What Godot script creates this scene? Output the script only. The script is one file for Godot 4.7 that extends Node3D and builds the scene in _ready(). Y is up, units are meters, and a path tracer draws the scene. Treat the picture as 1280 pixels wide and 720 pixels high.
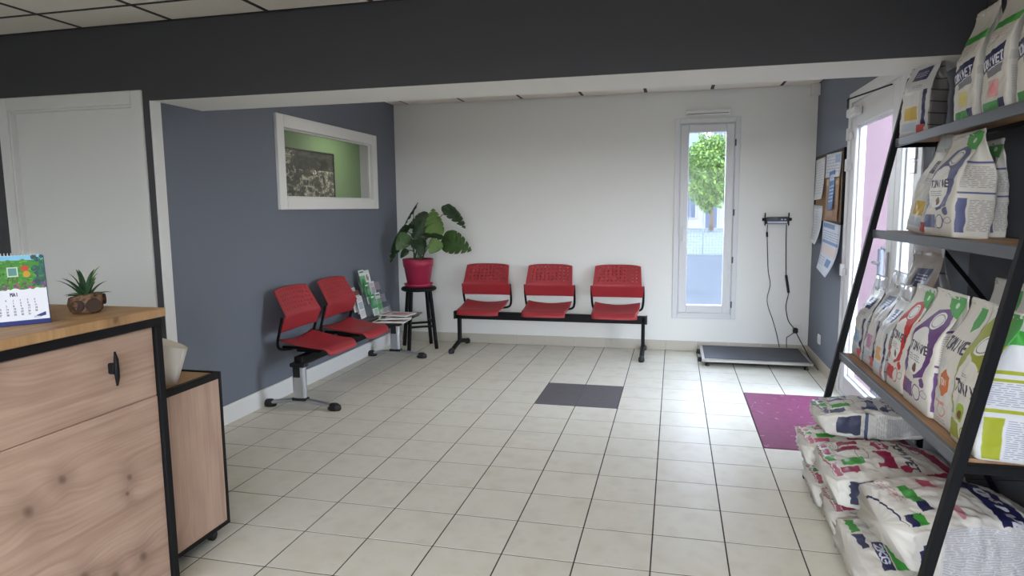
extends Node3D
# A veterinary waiting room: alcove behind a dropped beam, seen from the reception side.
# x right, y up, z towards the camera; floor tiles are 0.30 m.

var mats := {}
var texs := {}
var taken := {}
const TP := 0.30
const XL := -2.815          # alcove left wall face
const XR := 1.31           # right wall face
const ZB := -3.85          # alcove back wall face
const ZF := -0.455         # front face of the dropped beam
const CF := 2.455          # front ceiling
const CA := 2.49           # alcove ceiling
const BB := 2.035          # underside of the beam

func _ready():
	camera_and_light()
	textures()
	shell()
	outside()
	benches()
	corner_things()
	scale_things()
	board_things()
	desk_things()
	shelf_things()

# ------------------------------------------------------------------ camera, sky, exposure
func camera_and_light():
	var cam := Camera3D.new()
	cam.name = "camera"
	cam.position = Vector3(0.06783, 1.41402, 2.79969)
	cam.rotation = Vector3(-0.1199, 0.2397, -0.0103)
	cam.fov = 46.847
	cam.near = 0.05
	cam.far = 300.0
	add_child(cam)
	cam.current = true
	var we := WorldEnvironment.new()
	we.name = "environment"
	var e := Environment.new()
	e.background_mode = Environment.BG_SKY
	var sm := ProceduralSkyMaterial.new()
	sm.sky_top_color = Color(0.80, 0.88, 1.0)
	sm.sky_horizon_color = Color(0.93, 0.96, 1.0)
	sm.sky_curve = 0.25
	sm.ground_bottom_color = Color(0.30, 0.30, 0.30)
	sm.ground_horizon_color = Color(0.45, 0.45, 0.46)
	sm.sky_energy_multiplier = 1.0
	var sk := Sky.new()
	sk.sky_material = sm
	e.sky = sk
	e.background_energy_multiplier = 13.0
	e.ambient_light_source = Environment.AMBIENT_SOURCE_DISABLED
	e.tonemap_mode = Environment.TONE_MAPPER_LINEAR
	e.tonemap_exposure = 1.04
	e.sdfgi_enabled = true
	e.ssao_enabled = true
	e.ssil_enabled = true
	we.environment = e
	add_child(we)

# ------------------------------------------------------------------ naming helpers
func numbered(n: String, parent: Node) -> String:
	var key := str(parent.get_instance_id()) + n
	var k: int = taken.get(key, 0)
	taken[key] = k + 1
	return n if k == 0 else "%s_%03d" % [n, k]

func mi(parent: Node, called: String, mesh: Mesh, m: Material, at := Vector3.ZERO, rot := Vector3.ZERO) -> MeshInstance3D:
	var o := MeshInstance3D.new()
	o.name = numbered(called, parent)
	o.mesh = mesh
	o.material_override = m
	o.position = at
	o.rotation = rot
	parent.add_child(o, true)
	return o

func tag(o: Node, label: String, category: String, group := "") -> void:
	o.set_meta("label", label)
	o.set_meta("category", category)
	if group != "":
		o.set_meta("group", group)

func thing(called: String, label: String, category: String, at := Vector3.ZERO, turn := 0.0, group := "") -> Node3D:
	var o := Node3D.new()
	o.name = numbered(called, self)
	o.position = at
	o.rotation.y = turn
	add_child(o, true)
	tag(o, label, category, group)
	return o

func struct_node(called: String, at := Vector3.ZERO) -> Node3D:
	var o := Node3D.new()
	o.name = numbered(called, self)
	o.position = at
	add_child(o, true)
	o.set_meta("kind", "structure")
	return o

func struct_mesh(called: String, mesh: Mesh, m: Material, label := "", category := "") -> MeshInstance3D:
	var o := mi(self, called, mesh, m)
	o.set_meta("kind", "structure")
	if label != "":
		tag(o, label, category)
	return o

func copy_of(o: Node3D, at: Vector3, turn: float, label: String) -> Node3D:
	var base := String(o.name).rstrip("0123456789").rstrip("_")
	var c: Node3D = o.duplicate()
	c.name = numbered(base, self)
	add_child(c, true)
	c.position = at
	c.rotation.y = turn
	c.set_meta("label", label)
	return c

# ------------------------------------------------------------------ materials
func mat(key: String, c: Color, rough := 0.6, metal := 0.0) -> StandardMaterial3D:
	if mats.has(key):
		return mats[key]
	var m := StandardMaterial3D.new()
	m.resource_name = key
	m.albedo_color = c
	m.roughness = rough
	m.metallic = metal
	mats[key] = m
	return m

func rgb(r: float, g: float, b: float) -> Color:
	return Color(r / 255.0, g / 255.0, b / 255.0)

func tmat(key: String, img: Image, rough := 0.6, uvs := Vector3.ONE, world_tri := false) -> StandardMaterial3D:
	if mats.has(key):
		return mats[key]
	var m := mat(key, Color.WHITE, rough)
	m.albedo_texture = tex(key, img)
	m.uv1_scale = uvs
	if world_tri:
		m.uv1_triplanar = true
		m.uv1_world_triplanar = true
	return m

func tex(key: String, img: Image) -> ImageTexture:
	if not texs.has(key):
		img.generate_mipmaps()
		texs[key] = ImageTexture.create_from_image(img)
	return texs[key]

# ------------------------------------------------------------------ geometry helpers
func S(smooth := false) -> SurfaceTool:
	var st := SurfaceTool.new()
	st.begin(Mesh.PRIMITIVE_TRIANGLES)
	st.set_smooth_group(0 if smooth else -1)
	return st

func done(st: SurfaceTool) -> ArrayMesh:
	st.generate_normals()
	return st.commit()

func vtx(st: SurfaceTool, p: Vector3, uv := Vector2.ZERO) -> void:
	st.set_uv(uv)
	st.add_vertex(p)

func tri(st: SurfaceTool, a: Vector3, b: Vector3, c: Vector3, ua := Vector2.ZERO, ub := Vector2.ZERO, uc := Vector2.ZERO) -> void:
	vtx(st, a, ua); vtx(st, b, ub); vtx(st, c, uc)

# a, b, c, d run clockwise as seen from the front
func quad(st: SurfaceTool, a: Vector3, b: Vector3, c: Vector3, d: Vector3, ua := Vector2.ZERO, ub := Vector2.ZERO, uc := Vector2.ZERO, ud := Vector2.ZERO) -> void:
	tri(st, a, b, c, ua, ub, uc)
	tri(st, a, c, d, ua, uc, ud)

func box_uv(p: Vector3, n: Vector3) -> Vector2:
	var a := n.abs()
	if a.x >= a.y and a.x >= a.z:
		return Vector2(p.z, -p.y)
	if a.y >= a.z:
		return Vector2(p.x, p.z)
	return Vector2(p.x, -p.y)

func face(st: SurfaceTool, pts: Array, n: Vector3, bs: Basis, c: Vector3) -> void:
	# pts in local axes; orders them clockwise round the outward normal n
	var g: Vector3 = (pts[1] - pts[0]).cross(pts[2] - pts[0])
	var p := pts.duplicate()
	if g.dot(n) > 0.0:
		p.reverse()
	for k in range(1, p.size() - 1):
		for q in [p[0], p[k], p[k + 1]]:
			vtx(st, c + bs * q, box_uv(q + c, n))

# chamfered box, UVs in metres by dominant axis
func cbox(st: SurfaceTool, c: Vector3, s: Vector3, ch := 0.0, bs := Basis.IDENTITY) -> void:
	var h := s * 0.5
	var k := minf(ch, minf(h.x, minf(h.y, h.z)) * 0.95)
	for ax in 3:
		for sg in [-1.0, 1.0]:
			var u := (ax + 1) % 3
			var v := (ax + 2) % 3
			var n := Vector3.ZERO
			n[ax] = sg
			var pts := []
			for q in [[-1, -1], [1, -1], [1, 1], [-1, 1]]:
				var p := Vector3.ZERO
				p[ax] = sg * h[ax]
				p[u] = q[0] * (h[u] - k)
				p[v] = q[1] * (h[v] - k)
				pts.append(p)
			face(st, pts, n, bs, c)
	if k <= 0.0:
		return
	for ax in 3:
		var u := (ax + 1) % 3
		var v := (ax + 2) % 3
		for su in [-1.0, 1.0]:
			for sv in [-1.0, 1.0]:
				var a := Vector3.ZERO
				a[u] = su * h[u]
				a[v] = sv * (h[v] - k)
				var b := Vector3.ZERO
				b[u] = su * (h[u] - k)
				b[v] = sv * h[v]
				var e := Vector3.ZERO
				e[ax] = h[ax] - k
				var n := Vector3.ZERO
				n[u] = su * 1.01
				n[v] = sv
				face(st, [a - e, a + e, b + e, b - e], n, bs, c)
	for sx in [-1.0, 1.0]:
		for sy in [-1.0, 1.0]:
			for sz in [-1.0, 1.0]:
				var q := Vector3(sx, sy, sz)
				face(st, [Vector3(h.x, h.y - k, h.z - k) * q, Vector3(h.x - k, h.y, h.z - k) * q, Vector3(h.x - k, h.y - k, h.z) * q], q, bs, c)

func box_mesh(s: Vector3, ch := 0.0, c := Vector3.ZERO) -> ArrayMesh:
	var st := S()
	cbox(st, c, s, ch)
	return done(st)

# box between two corners
func span(st: SurfaceTool, a: Vector3, b: Vector3, ch := 0.0) -> void:
	cbox(st, (a + b) * 0.5, (b - a).abs(), ch)

func span_mesh(a: Vector3, b: Vector3, ch := 0.0) -> ArrayMesh:
	var st := S()
	span(st, a, b, ch)
	return done(st)

# square bar from a to b
func bar(st: SurfaceTool, a: Vector3, b: Vector3, w: float, d: float, ch := 0.0, up := Vector3.UP) -> void:
	var y := (b - a).normalized()
	var x := up.cross(y)
	if x.length() < 0.01:
		x = Vector3.RIGHT
	x = (x - y * x.dot(y)).normalized()
	var z := x.cross(y)
	cbox(st, (a + b) * 0.5, Vector3(w, a.distance_to(b), d), ch, Basis(x, y, z))

func tube(st: SurfaceTool, pts: Array, r, n := 8, caps := true, flat := 1.0) -> void:
	var rings := []
	var t0: Vector3 = (pts[1] - pts[0]).normalized()
	var side := t0.cross(Vector3.UP)
	if side.length() < 0.05:
		side = t0.cross(Vector3.RIGHT)
	side = side.normalized()
	for i in pts.size():
		var t: Vector3
		if i == 0:
			t = pts[1] - pts[0]
		elif i == pts.size() - 1:
			t = pts[i] - pts[i - 1]
		else:
			t = (pts[i + 1] - pts[i]).normalized() + (pts[i] - pts[i - 1]).normalized()
		t = t.normalized()
		side = (side - t * side.dot(t)).normalized()
		var other := t.cross(side)
		var rr: float = r[i] if r is Array else r
		var ring := []
		for k in n:
			var a := TAU * k / n
			ring.append(pts[i] + side * cos(a) * rr + other * sin(a) * rr * flat)
		rings.append(ring)
	for i in pts.size() - 1:
		for k in n:
			var k2 := (k + 1) % n
			quad(st, rings[i][k], rings[i][k2], rings[i + 1][k2], rings[i + 1][k], Vector2(float(k) / n, i), Vector2(float(k + 1) / n, i), Vector2(float(k + 1) / n, i + 1), Vector2(float(k) / n, i + 1))
	if caps:
		for k in range(1, n - 1):
			tri(st, rings[0][0], rings[0][k + 1], rings[0][k])
			var l: Array = rings[-1]
			tri(st, l[0], l[k], l[k + 1])

func smooth_path(pts: Array, per := 5) -> Array:
	var out := []
	for i in pts.size() - 1:
		var a: Vector3 = pts[maxi(i - 1, 0)]
		var b: Vector3 = pts[i]
		var c: Vector3 = pts[i + 1]
		var d: Vector3 = pts[mini(i + 2, pts.size() - 1)]
		for k in per:
			out.append(b.cubic_interpolate(c, a, d, float(k) / per))
	out.append(pts[-1])
	return out

# profile: Vector2(radius, height) from bottom to top
func lathe(st: SurfaceTool, prof: Array, n := 24, c := Vector3.ZERO, squash := Vector2.ONE) -> void:
	for i in prof.size() - 1:
		for k in n:
			var a := TAU * k / n
			var b := TAU * (k + 1) / n
			var p := func(q: Vector2, t: float) -> Vector3: return c + Vector3(cos(t) * q.x * squash.x, q.y, sin(t) * q.x * squash.y)
			var u0 := float(k) / n
			var u1 := float(k + 1) / n
			quad(st, p.call(prof[i], a), p.call(prof[i + 1], a), p.call(prof[i + 1], b), p.call(prof[i], b), Vector2(u0, i), Vector2(u0, i + 1), Vector2(u1, i + 1), Vector2(u1, i))

func lathe_mesh(prof: Array, n := 24, squash := Vector2.ONE) -> ArrayMesh:
	var st := S(true)
	lathe(st, prof, n, Vector3.ZERO, squash)
	return done(st)

# a bent sheet with thickness: f(u, v) for u, v in 0..1; skip(i, j) leaves a hole
func sheet(st: SurfaceTool, f: Callable, nu: int, nv: int, th: float, skip = null) -> void:
	var P := []
	var N := []
	for i in nu + 1:
		var row := []
		for j in nv + 1:
			row.append(f.call(float(i) / nu, float(j) / nv))
		P.append(row)
	for i in nu + 1:
		var row := []
		for j in nv + 1:
			var du: Vector3 = P[mini(i + 1, nu)][j] - P[maxi(i - 1, 0)][j]
			var dv: Vector3 = P[i][mini(j + 1, nv)] - P[i][maxi(j - 1, 0)]
			row.append(du.cross(dv).normalized())
		N.append(row)
	var open := func(i: int, j: int) -> bool:
		if i < 0 or j < 0 or i >= nu or j >= nv:
			return true
		return skip != null and skip.call(i, j)
	var h := th * 0.5
	for i in nu:
		for j in nv:
			if open.call(i, j):
				continue
			var ij := [[i, j], [i + 1, j], [i + 1, j + 1], [i, j + 1]]
			var f4 := []
			var b4 := []
			var uv := []
			for q in ij:
				f4.append(P[q[0]][q[1]] + N[q[0]][q[1]] * h)
				b4.append(P[q[0]][q[1]] - N[q[0]][q[1]] * h)
				uv.append(Vector2(float(q[0]) / nu, 1.0 - float(q[1]) / nv))
			quad(st, f4[3], f4[2], f4[1], f4[0], uv[3], uv[2], uv[1], uv[0])
			quad(st, b4[0], b4[1], b4[2], b4[3], uv[0], uv[1], uv[2], uv[3])
			for e in [[0, 1, 0, -1], [1, 2, 1, 0], [2, 3, 0, 1], [3, 0, -1, 0]]:
				if open.call(i + e[2], j + e[3]):
					quad(st, f4[e[0]], f4[e[1]], b4[e[1]], b4[e[0]], uv[e[0]], uv[e[1]], uv[e[1]], uv[e[0]])

# flat polygon (x, y) pushed out along z from z0 to z1
func prism(st: SurfaceTool, poly: PackedVector2Array, z0: float, z1: float) -> void:
	var idx := Geometry2D.triangulate_polygon(poly)
	for k in range(0, idx.size(), 3):
		var a := poly[idx[k]]
		var b := poly[idx[k + 1]]
		var c := poly[idx[k + 2]]
		var cw := (b - a).cross(c - a) < 0.0
		if not cw:
			var t := b
			b = c
			c = t
		tri(st, Vector3(a.x, a.y, z1), Vector3(b.x, b.y, z1), Vector3(c.x, c.y, z1))
		tri(st, Vector3(a.x, a.y, z0), Vector3(c.x, c.y, z0), Vector3(b.x, b.y, z0))
	for k in poly.size():
		var a := poly[k]
		var b := poly[(k + 1) % poly.size()]
		quad(st, Vector3(a.x, a.y, z0), Vector3(a.x, a.y, z1), Vector3(b.x, b.y, z1), Vector3(b.x, b.y, z0))

# frame of four bars round a rectangle in the plane across axis ax (0: x, 2: z)
func frame4(st: SurfaceTool, ax: int, at: float, u0: float, u1: float, v0: float, v1: float, wd: float, dp: float, ch := 0.003) -> void:
	var mk := func(ua: float, ub: float, va: float, vb: float) -> void:
		if ax == 0:
			span(st, Vector3(at - dp * 0.5, va, ua), Vector3(at + dp * 0.5, vb, ub), ch)
		else:
			span(st, Vector3(ua, va, at - dp * 0.5), Vector3(ub, vb, at + dp * 0.5), ch)
	mk.call(u0, u0 + wd, v0, v1)
	mk.call(u1 - wd, u1, v0, v1)
	mk.call(u0 + wd, u1 - wd, v0, v0 + wd)
	mk.call(u0 + wd, u1 - wd, v1 - wd, v1)

# ------------------------------------------------------------------ computed textures
func fnoise(sd: int, freq: float, oct := 4) -> FastNoiseLite:
	var n := FastNoiseLite.new()
	n.seed = sd
	n.noise_type = FastNoiseLite.TYPE_SIMPLEX_SMOOTH
	n.frequency = freq
	n.fractal_octaves = oct
	return n

func mottled(w: int, h: int, sd: int, freq: float, cols: Array, oct := 4) -> Image:
	var src := fnoise(sd, freq, oct).get_seamless_image(w, h)
	var im := Image.create(w, h, false, Image.FORMAT_RGB8)
	for y in h:
		for x in w:
			var t := src.get_pixel(x, y).r * (cols.size() - 1)
			var k := mini(int(t), cols.size() - 2)
			im.set_pixel(x, y, (cols[k] as Color).lerp(cols[k + 1], t - k))
	return im

func wood_image(sd: int, w: int, h: int, light: Color, mid: Color, dark: Color, knots: int) -> Image:
	var grain := fnoise(sd, 1.0, 3)
	var broad := fnoise(sd + 5, 1.0, 2)
	var rng := RandomNumberGenerator.new()
	rng.seed = sd
	var kn := []
	for i in knots:
		kn.append([Vector2(rng.randf() * w, rng.randf() * h), rng.randf_range(5.0, 12.0)])
	var im := Image.create(w, h, false, Image.FORMAT_RGB8)
	for y in h:
		for x in w:
			var yy := float(y)
			var knot := 0.0
			for q in kn:
				var d := Vector2(x - q[0].x, y - q[0].y)
				var r: float = q[1]
				var e := Vector2((d.x + d.y * 0.25) / (r * 1.15), d.y / (r * 1.25))
				var l := e.length()
				if l < 5.0:
					yy += d.y * 0.9 * exp(-l * l * 0.16)
					knot = maxf(knot, maxf(exp(-l * l * 1.6), 0.34 * exp(-l * l * 0.2)))
			var g := grain.get_noise_2d(x * 0.0035, yy * 0.13) * 0.55 + grain.get_noise_2d(x * 0.014 + 90.0, yy * 0.5) * 0.25
			var b := broad.get_noise_2d(x * 0.006 + 40.0, yy * 0.022)
			var t := clampf(0.45 + g * 0.75 + b * 0.5, 0.0, 1.0)
			var c := light.lerp(mid, t)
			var streak := smoothstep(0.1, 0.8, grain.get_noise_2d(x * 0.0016 + 300.0, yy * 0.05))
			c = c.lerp(dark, streak * 0.32)
			c = c.lerp(dark.darkened(0.15), knot * 0.8)
			im.set_pixel(x, y, c)
	return im

func turned(im: Image) -> Image:
	var o: Image = im.duplicate()
	o.rotate_90(CLOCKWISE)
	return o

func textures():
	var w1 := wood_image(7, 900, 640, rgb(197, 167, 146), rgb(174, 143, 123), rgb(120, 91, 76), 40)
	tmat("wood_h", w1, 0.62, Vector3(0.6, 0.86, 1))
	tmat("wood_v", turned(wood_image(21, 512, 384, rgb(206, 176, 154), rgb(186, 154, 134), rgb(142, 112, 96), 4)), 0.62, Vector3(1.3, 1.0, 1))
	tmat("wood_top", turned(wood_image(33, 512, 384, rgb(196, 158, 112), rgb(172, 132, 88), rgb(120, 84, 54), 3)), 0.5, Vector3(1.4, 0.9, 1))
	tmat("wood_shelf", turned(wood_image(45, 384, 384, rgb(182, 144, 108), rgb(150, 114, 82), rgb(100, 72, 50), 2)), 0.6, Vector3(1.5, 0.9, 1))
	for k in 3:
		var a := 0.012 * (k - 1)
		var t := mottled(320, 320, 60 + k, 0.012, [rgb(216, 209, 191).lightened(a), rgb(224, 218, 201).lightened(a), rgb(228, 223, 207).lightened(a), rgb(219, 213, 196).lightened(a)], 5)
		var m := tmat("tile%d" % k, t, 0.42, Vector3(1.1, 1.1, 1))
		m.metallic_specular = 0.32
	mat("grout", rgb(66, 61, 56), 0.95)
	mat("white_wall", rgb(240, 239, 232), 0.85)
	mat("slate_wall", rgb(114, 119, 130), 0.75)
	mat("charcoal_wall", rgb(74, 74, 78), 0.75)
	mat("white_paint", rgb(236, 235, 230), 0.5)
	mat("pvc", rgb(224, 224, 223), 0.35)
	mat("ceiling_tile", rgb(238, 230, 218), 0.9)
	mat("ceiling_bar", rgb(40, 36, 35), 0.6)
	mat("plinth", rgb(196, 188, 172), 0.4)
	mat("green_wall", rgb(116, 146, 106), 0.8)
	mat("black_metal", rgb(22, 22, 24), 0.5).metallic_specular = 0.3
	mat("black_plastic", rgb(26, 26, 29), 0.5)
	mat("silver", rgb(196, 198, 202), 0.35, 0.85)
	mat("steel", rgb(190, 186, 180), 0.35, 0.9)
	mat("grey_metal", rgb(92, 96, 104), 0.45)
	var red := mat("red_plastic", rgb(166, 48, 54), 0.42)
	red.metallic_specular = 0.5
	var g := mat("pane", Color(1, 1, 1, 0.05), 0.02)
	g.metallic_specular = 0.15
	g.transparency = BaseMaterial3D.TRANSPARENCY_ALPHA

# ------------------------------------------------------------------ room shell
func shell():
	make_floor()
	make_walls()
	make_ceilings()
	make_back_window()
	make_inner_window()
	make_entrance()
	make_left_door()
	make_shop_window()

func make_floor():
	var f := struct_node("floor")
	tag(f, "beige square floor tiles with dark joints across the waiting room", "floor")
	mi(f, "grout_bed", span_mesh(Vector3(-4.75, -0.2, ZB - 0.2), Vector3(XR + 0.1, -0.0012, 4.4)), mats["grout"])
	var rng := RandomNumberGenerator.new()
	rng.seed = 4
	var rest := S()
	var gap := 0.003
	for r in range(-14, 14):            # row r spans z from -(r+1)*TP to -r*TP
		for c in range(-16, 5):
			var x0 := maxf(c * TP, -4.6)
			var x1 := minf((c + 1) * TP, XR + 0.09)
			var z0 := maxf(-(r + 1) * TP, ZB - 0.005)
			var z1 := minf(-r * TP, 4.2)
			if x1 - x0 < 0.03 or z1 - z0 < 0.02:
				continue
			if z1 < ZF + 0.05 and x1 < XL + 0.01:
				continue
			x0 = maxf(x0, XL - 0.005) if z1 < ZF else x0
			if c >= -3 and c < -1 and r >= 6 and r < 8:
				continue                    # the dark inset panel
			if c >= 2 and c < 6 and r >= 4 and r < 8:
				continue                    # the purple entrance mat panel
			if c == 4 and (z1 > -0.9 or z0 < -2.75):
				x1 = minf(x1, XR + 0.01)
			var a := Vector3(x0 + gap, -0.009, z0 + gap)
			var b := Vector3(x1 - gap, 0.0, z1 - gap)
			if r >= -4 and c >= -10:
				var st := S()
				span(st, a, b, 0.0006)
				mi(f, "tile", done(st), mats["tile%d" % rng.randi_range(0, 2)])
			else:
				span(rest, a, b, 0.0)
	var o := mi(f, "tile_field", done(rest), mats["tile1"])
	o.set_meta("kind", "stuff")
	# inset panels flush with the tiles
	var dm := tmat("dark_inset", mottled(128, 128, 11, 0.05, [rgb(84, 82, 86), rgb(96, 94, 98), rgb(90, 88, 92)]), 0.5, Vector3(2, 2, 1))
	var d := mi(f, "dark_tile", span_mesh(Vector3(-0.9 + gap, -0.009, -2.4 + gap), Vector3(-0.6 - gap * 0.3, 0.0005, -1.8 - gap), 0.001), dm)
	d.set_meta("label", "dark grey inset tile in the middle of the floor")
	mi(f, "dark_tile", span_mesh(Vector3(-0.6 + gap * 0.3, -0.009, -2.4 + gap), Vector3(-0.3 - gap, 0.0005, -1.8 - gap), 0.001), dm)
	# purple mat in front of the glazed door, scuffed with pale scratches
	var im := mottled(384, 384, 15, 0.03, [rgb(112, 46, 76), rgb(126, 56, 90), rgb(118, 50, 82)])
	for i in 90:
		var p := Vector2(rng.randf() * 384, rng.randf() * 384)
		var q := p + Vector2.from_angle(rng.randf() * TAU) * rng.randf_range(1.0, 11.0)
		dline(im, p, q, rng.randf_range(0.5, 1.1), rgb(180, 136, 160))
	var pm := tmat("purple_mat", im, 0.6, Vector3(0.8, 0.8, 1))
	var mt := mi(self, "entrance_mat", span_mesh(Vector3(0.6 + gap, -0.003, -2.4 + gap), Vector3(XR - 0.01, 0.004, -1.2 - gap), 0.002), pm)
	tag(mt, "purple scuffed mat set into the floor before the glazed door", "mat")

func make_walls():
	var th := 0.22
	# back wall with the tall window opening
	var wx0 := 0.095
	var wx1 := 0.62
	var wy0 := 0.365
	var wy1 := 2.195
	var st := S()
	span(st, Vector3(XL - th, 0, ZB - th), Vector3(wx0, CA + 0.2, ZB))
	span(st, Vector3(wx1, 0, ZB - th), Vector3(XR + th, CA + 0.2, ZB))
	span(st, Vector3(wx0, 0, ZB - th), Vector3(wx1, wy0, ZB))
	span(st, Vector3(wx0, wy1, ZB - th), Vector3(wx1, CA + 0.2, ZB))
	struct_mesh("wall_back", done(st), mats["white_wall"], "plain white back wall behind the row of three red seats", "wall")
	# left alcove wall with the inner window opening
	var b := [-3.30, -1.70, 1.475, 2.08]     # z0, z1, y0, y1
	st = S()
	span(st, Vector3(XL - 0.12, 0, ZB), Vector3(XL, CA + 0.2, b[0]))
	span(st, Vector3(XL - 0.12, 0, b[1]), Vector3(XL, CA + 0.2, ZF - 0.05))
	span(st, Vector3(XL - 0.12, 0, b[0]), Vector3(XL, b[2], b[1]))
	span(st, Vector3(XL - 0.12, b[3], b[0]), Vector3(XL, CA + 0.2, b[1]))
	struct_mesh("wall_left", done(st), mats["slate_wall"], "slate blue left wall with the small inner window", "wall")
	# right wall, slate in the alcove and charcoal on the reception side
	var tr := 0.10
	var dz0 := -2.66
	var dz1 := -1.08
	var dy := 2.215
	st = S()
	span(st, Vector3(XR, 0, ZB), Vector3(XR + tr, CA + 0.2, dz0))
	span(st, Vector3(XR, 0, dz1), Vector3(XR + tr, CA + 0.2, ZF))
	span(st, Vector3(XR, dy, dz0), Vector3(XR + tr, CA + 0.2, dz1))
	span(st, Vector3(XR, -0.2, dz0), Vector3(XR + tr, 0.0, dz1))
	struct_mesh("wall_right", done(st), mats["slate_wall"], "slate grey right wall around the glazed entrance door", "wall")
	struct_mesh("wall_right_reception", span_mesh(Vector3(XR, 0, ZF), Vector3(XR + tr, CF + 0.2, 4.4)), mats["charcoal_wall"], "charcoal wall behind the shelf of feed bags", "wall")
	# wall with the white door, in line with the beam front
	st = S()
	span(st, Vector3(-4.72, 0, ZF - 0.1), Vector3(-3.895, CF + 0.2, ZF))
	span(st, Vector3(-2.865, 0, ZF - 0.05), Vector3(XL, CF + 0.2, ZF))
	span(st, Vector3(-3.895, 2.095, ZF - 0.1), Vector3(-2.865, CF + 0.2, ZF))
	struct_mesh("wall_front_left", done(st), mats["charcoal_wall"], "charcoal wall around the white door on the left", "wall")
	struct_mesh("wall_far_left", span_mesh(Vector3(-4.72, 0, ZF), Vector3(-4.6, CF + 0.2, 4.4)), mats["white_wall"], "white side wall of the reception beyond the left edge", "wall")
	# dropped beam
	var bm := struct_node("wall_beam")
	tag(bm, "dropped beam with charcoal front and white underside across the alcove", "beam")
	mi(bm, "beam_core", span_mesh(Vector3(XL, BB, ZF - 0.43), Vector3(XR, CF + 0.2, ZF - 0.012)), mats["white_wall"])
	mi(bm, "beam_front", span_mesh(Vector3(XL, BB + 0.001, ZF - 0.012), Vector3(XR, CF + 0.2, ZF)), mats["charcoal_wall"])
	# white corner strip where the alcove begins
	struct_mesh("trim_1", span_mesh(Vector3(XL - 0.004, 0, ZF - 0.075), Vector3(XL + 0.003, BB, ZF + 0.002), 0.0), mats["white_paint"], "white corner strip between the white door and the slate wall", "trim")
	# skirtings
	struct_mesh("baseboard_left", span_mesh(Vector3(XL, 0, ZB + 0.012), Vector3(XL + 0.016, 0.128, ZF - 0.07), 0.004), mats["white_paint"], "white painted skirting along the slate left wall", "baseboard")
	var bb := struct_node("baseboard_back")
	tag(bb, "beige tile skirting along the white back wall", "baseboard")
	for c in range(-10, 5):
		var x0 := maxf(c * TP, XL + 0.002) + 0.0012
		var x1 := minf((c + 1) * TP, XR - 0.002) - 0.0012
		if x1 - x0 > 0.03:
			mi(bb, "skirting_tile", span_mesh(Vector3(x0, 0.001, ZB), Vector3(x1, 0.098, ZB + 0.009), 0.002), mats["plinth"])
	var br := struct_node("baseboard_right")
	tag(br, "beige tile skirting along the slate right wall", "baseboard")
	for k in 4:
		mi(br, "skirting_tile", span_mesh(Vector3(XR - 0.009, 0.001, ZB + 0.01 + k * TP), Vector3(XR, 0.098, minf(ZB + 0.01 + (k + 1) * TP - 0.002, dz0 - 0.002)), 0.002), mats["plinth"])
	for k in 2:
		mi(br, "skirting_tile", span_mesh(Vector3(XR - 0.009, 0.001, dz1 + 0.004 + k * TP), Vector3(XR, 0.098, dz1 + (k + 1) * TP), 0.002), mats["plinth"])
	# small white box at the top of the right-hand corner
	struct_mesh("trim_2", span_mesh(Vector3(XR - 0.07, 2.385, ZB), Vector3(XR, CA - 0.002, ZB + 0.09), 0.004), mats["white_paint"], "small white boxed pipe at the ceiling corner above the wall display", "trim")

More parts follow.
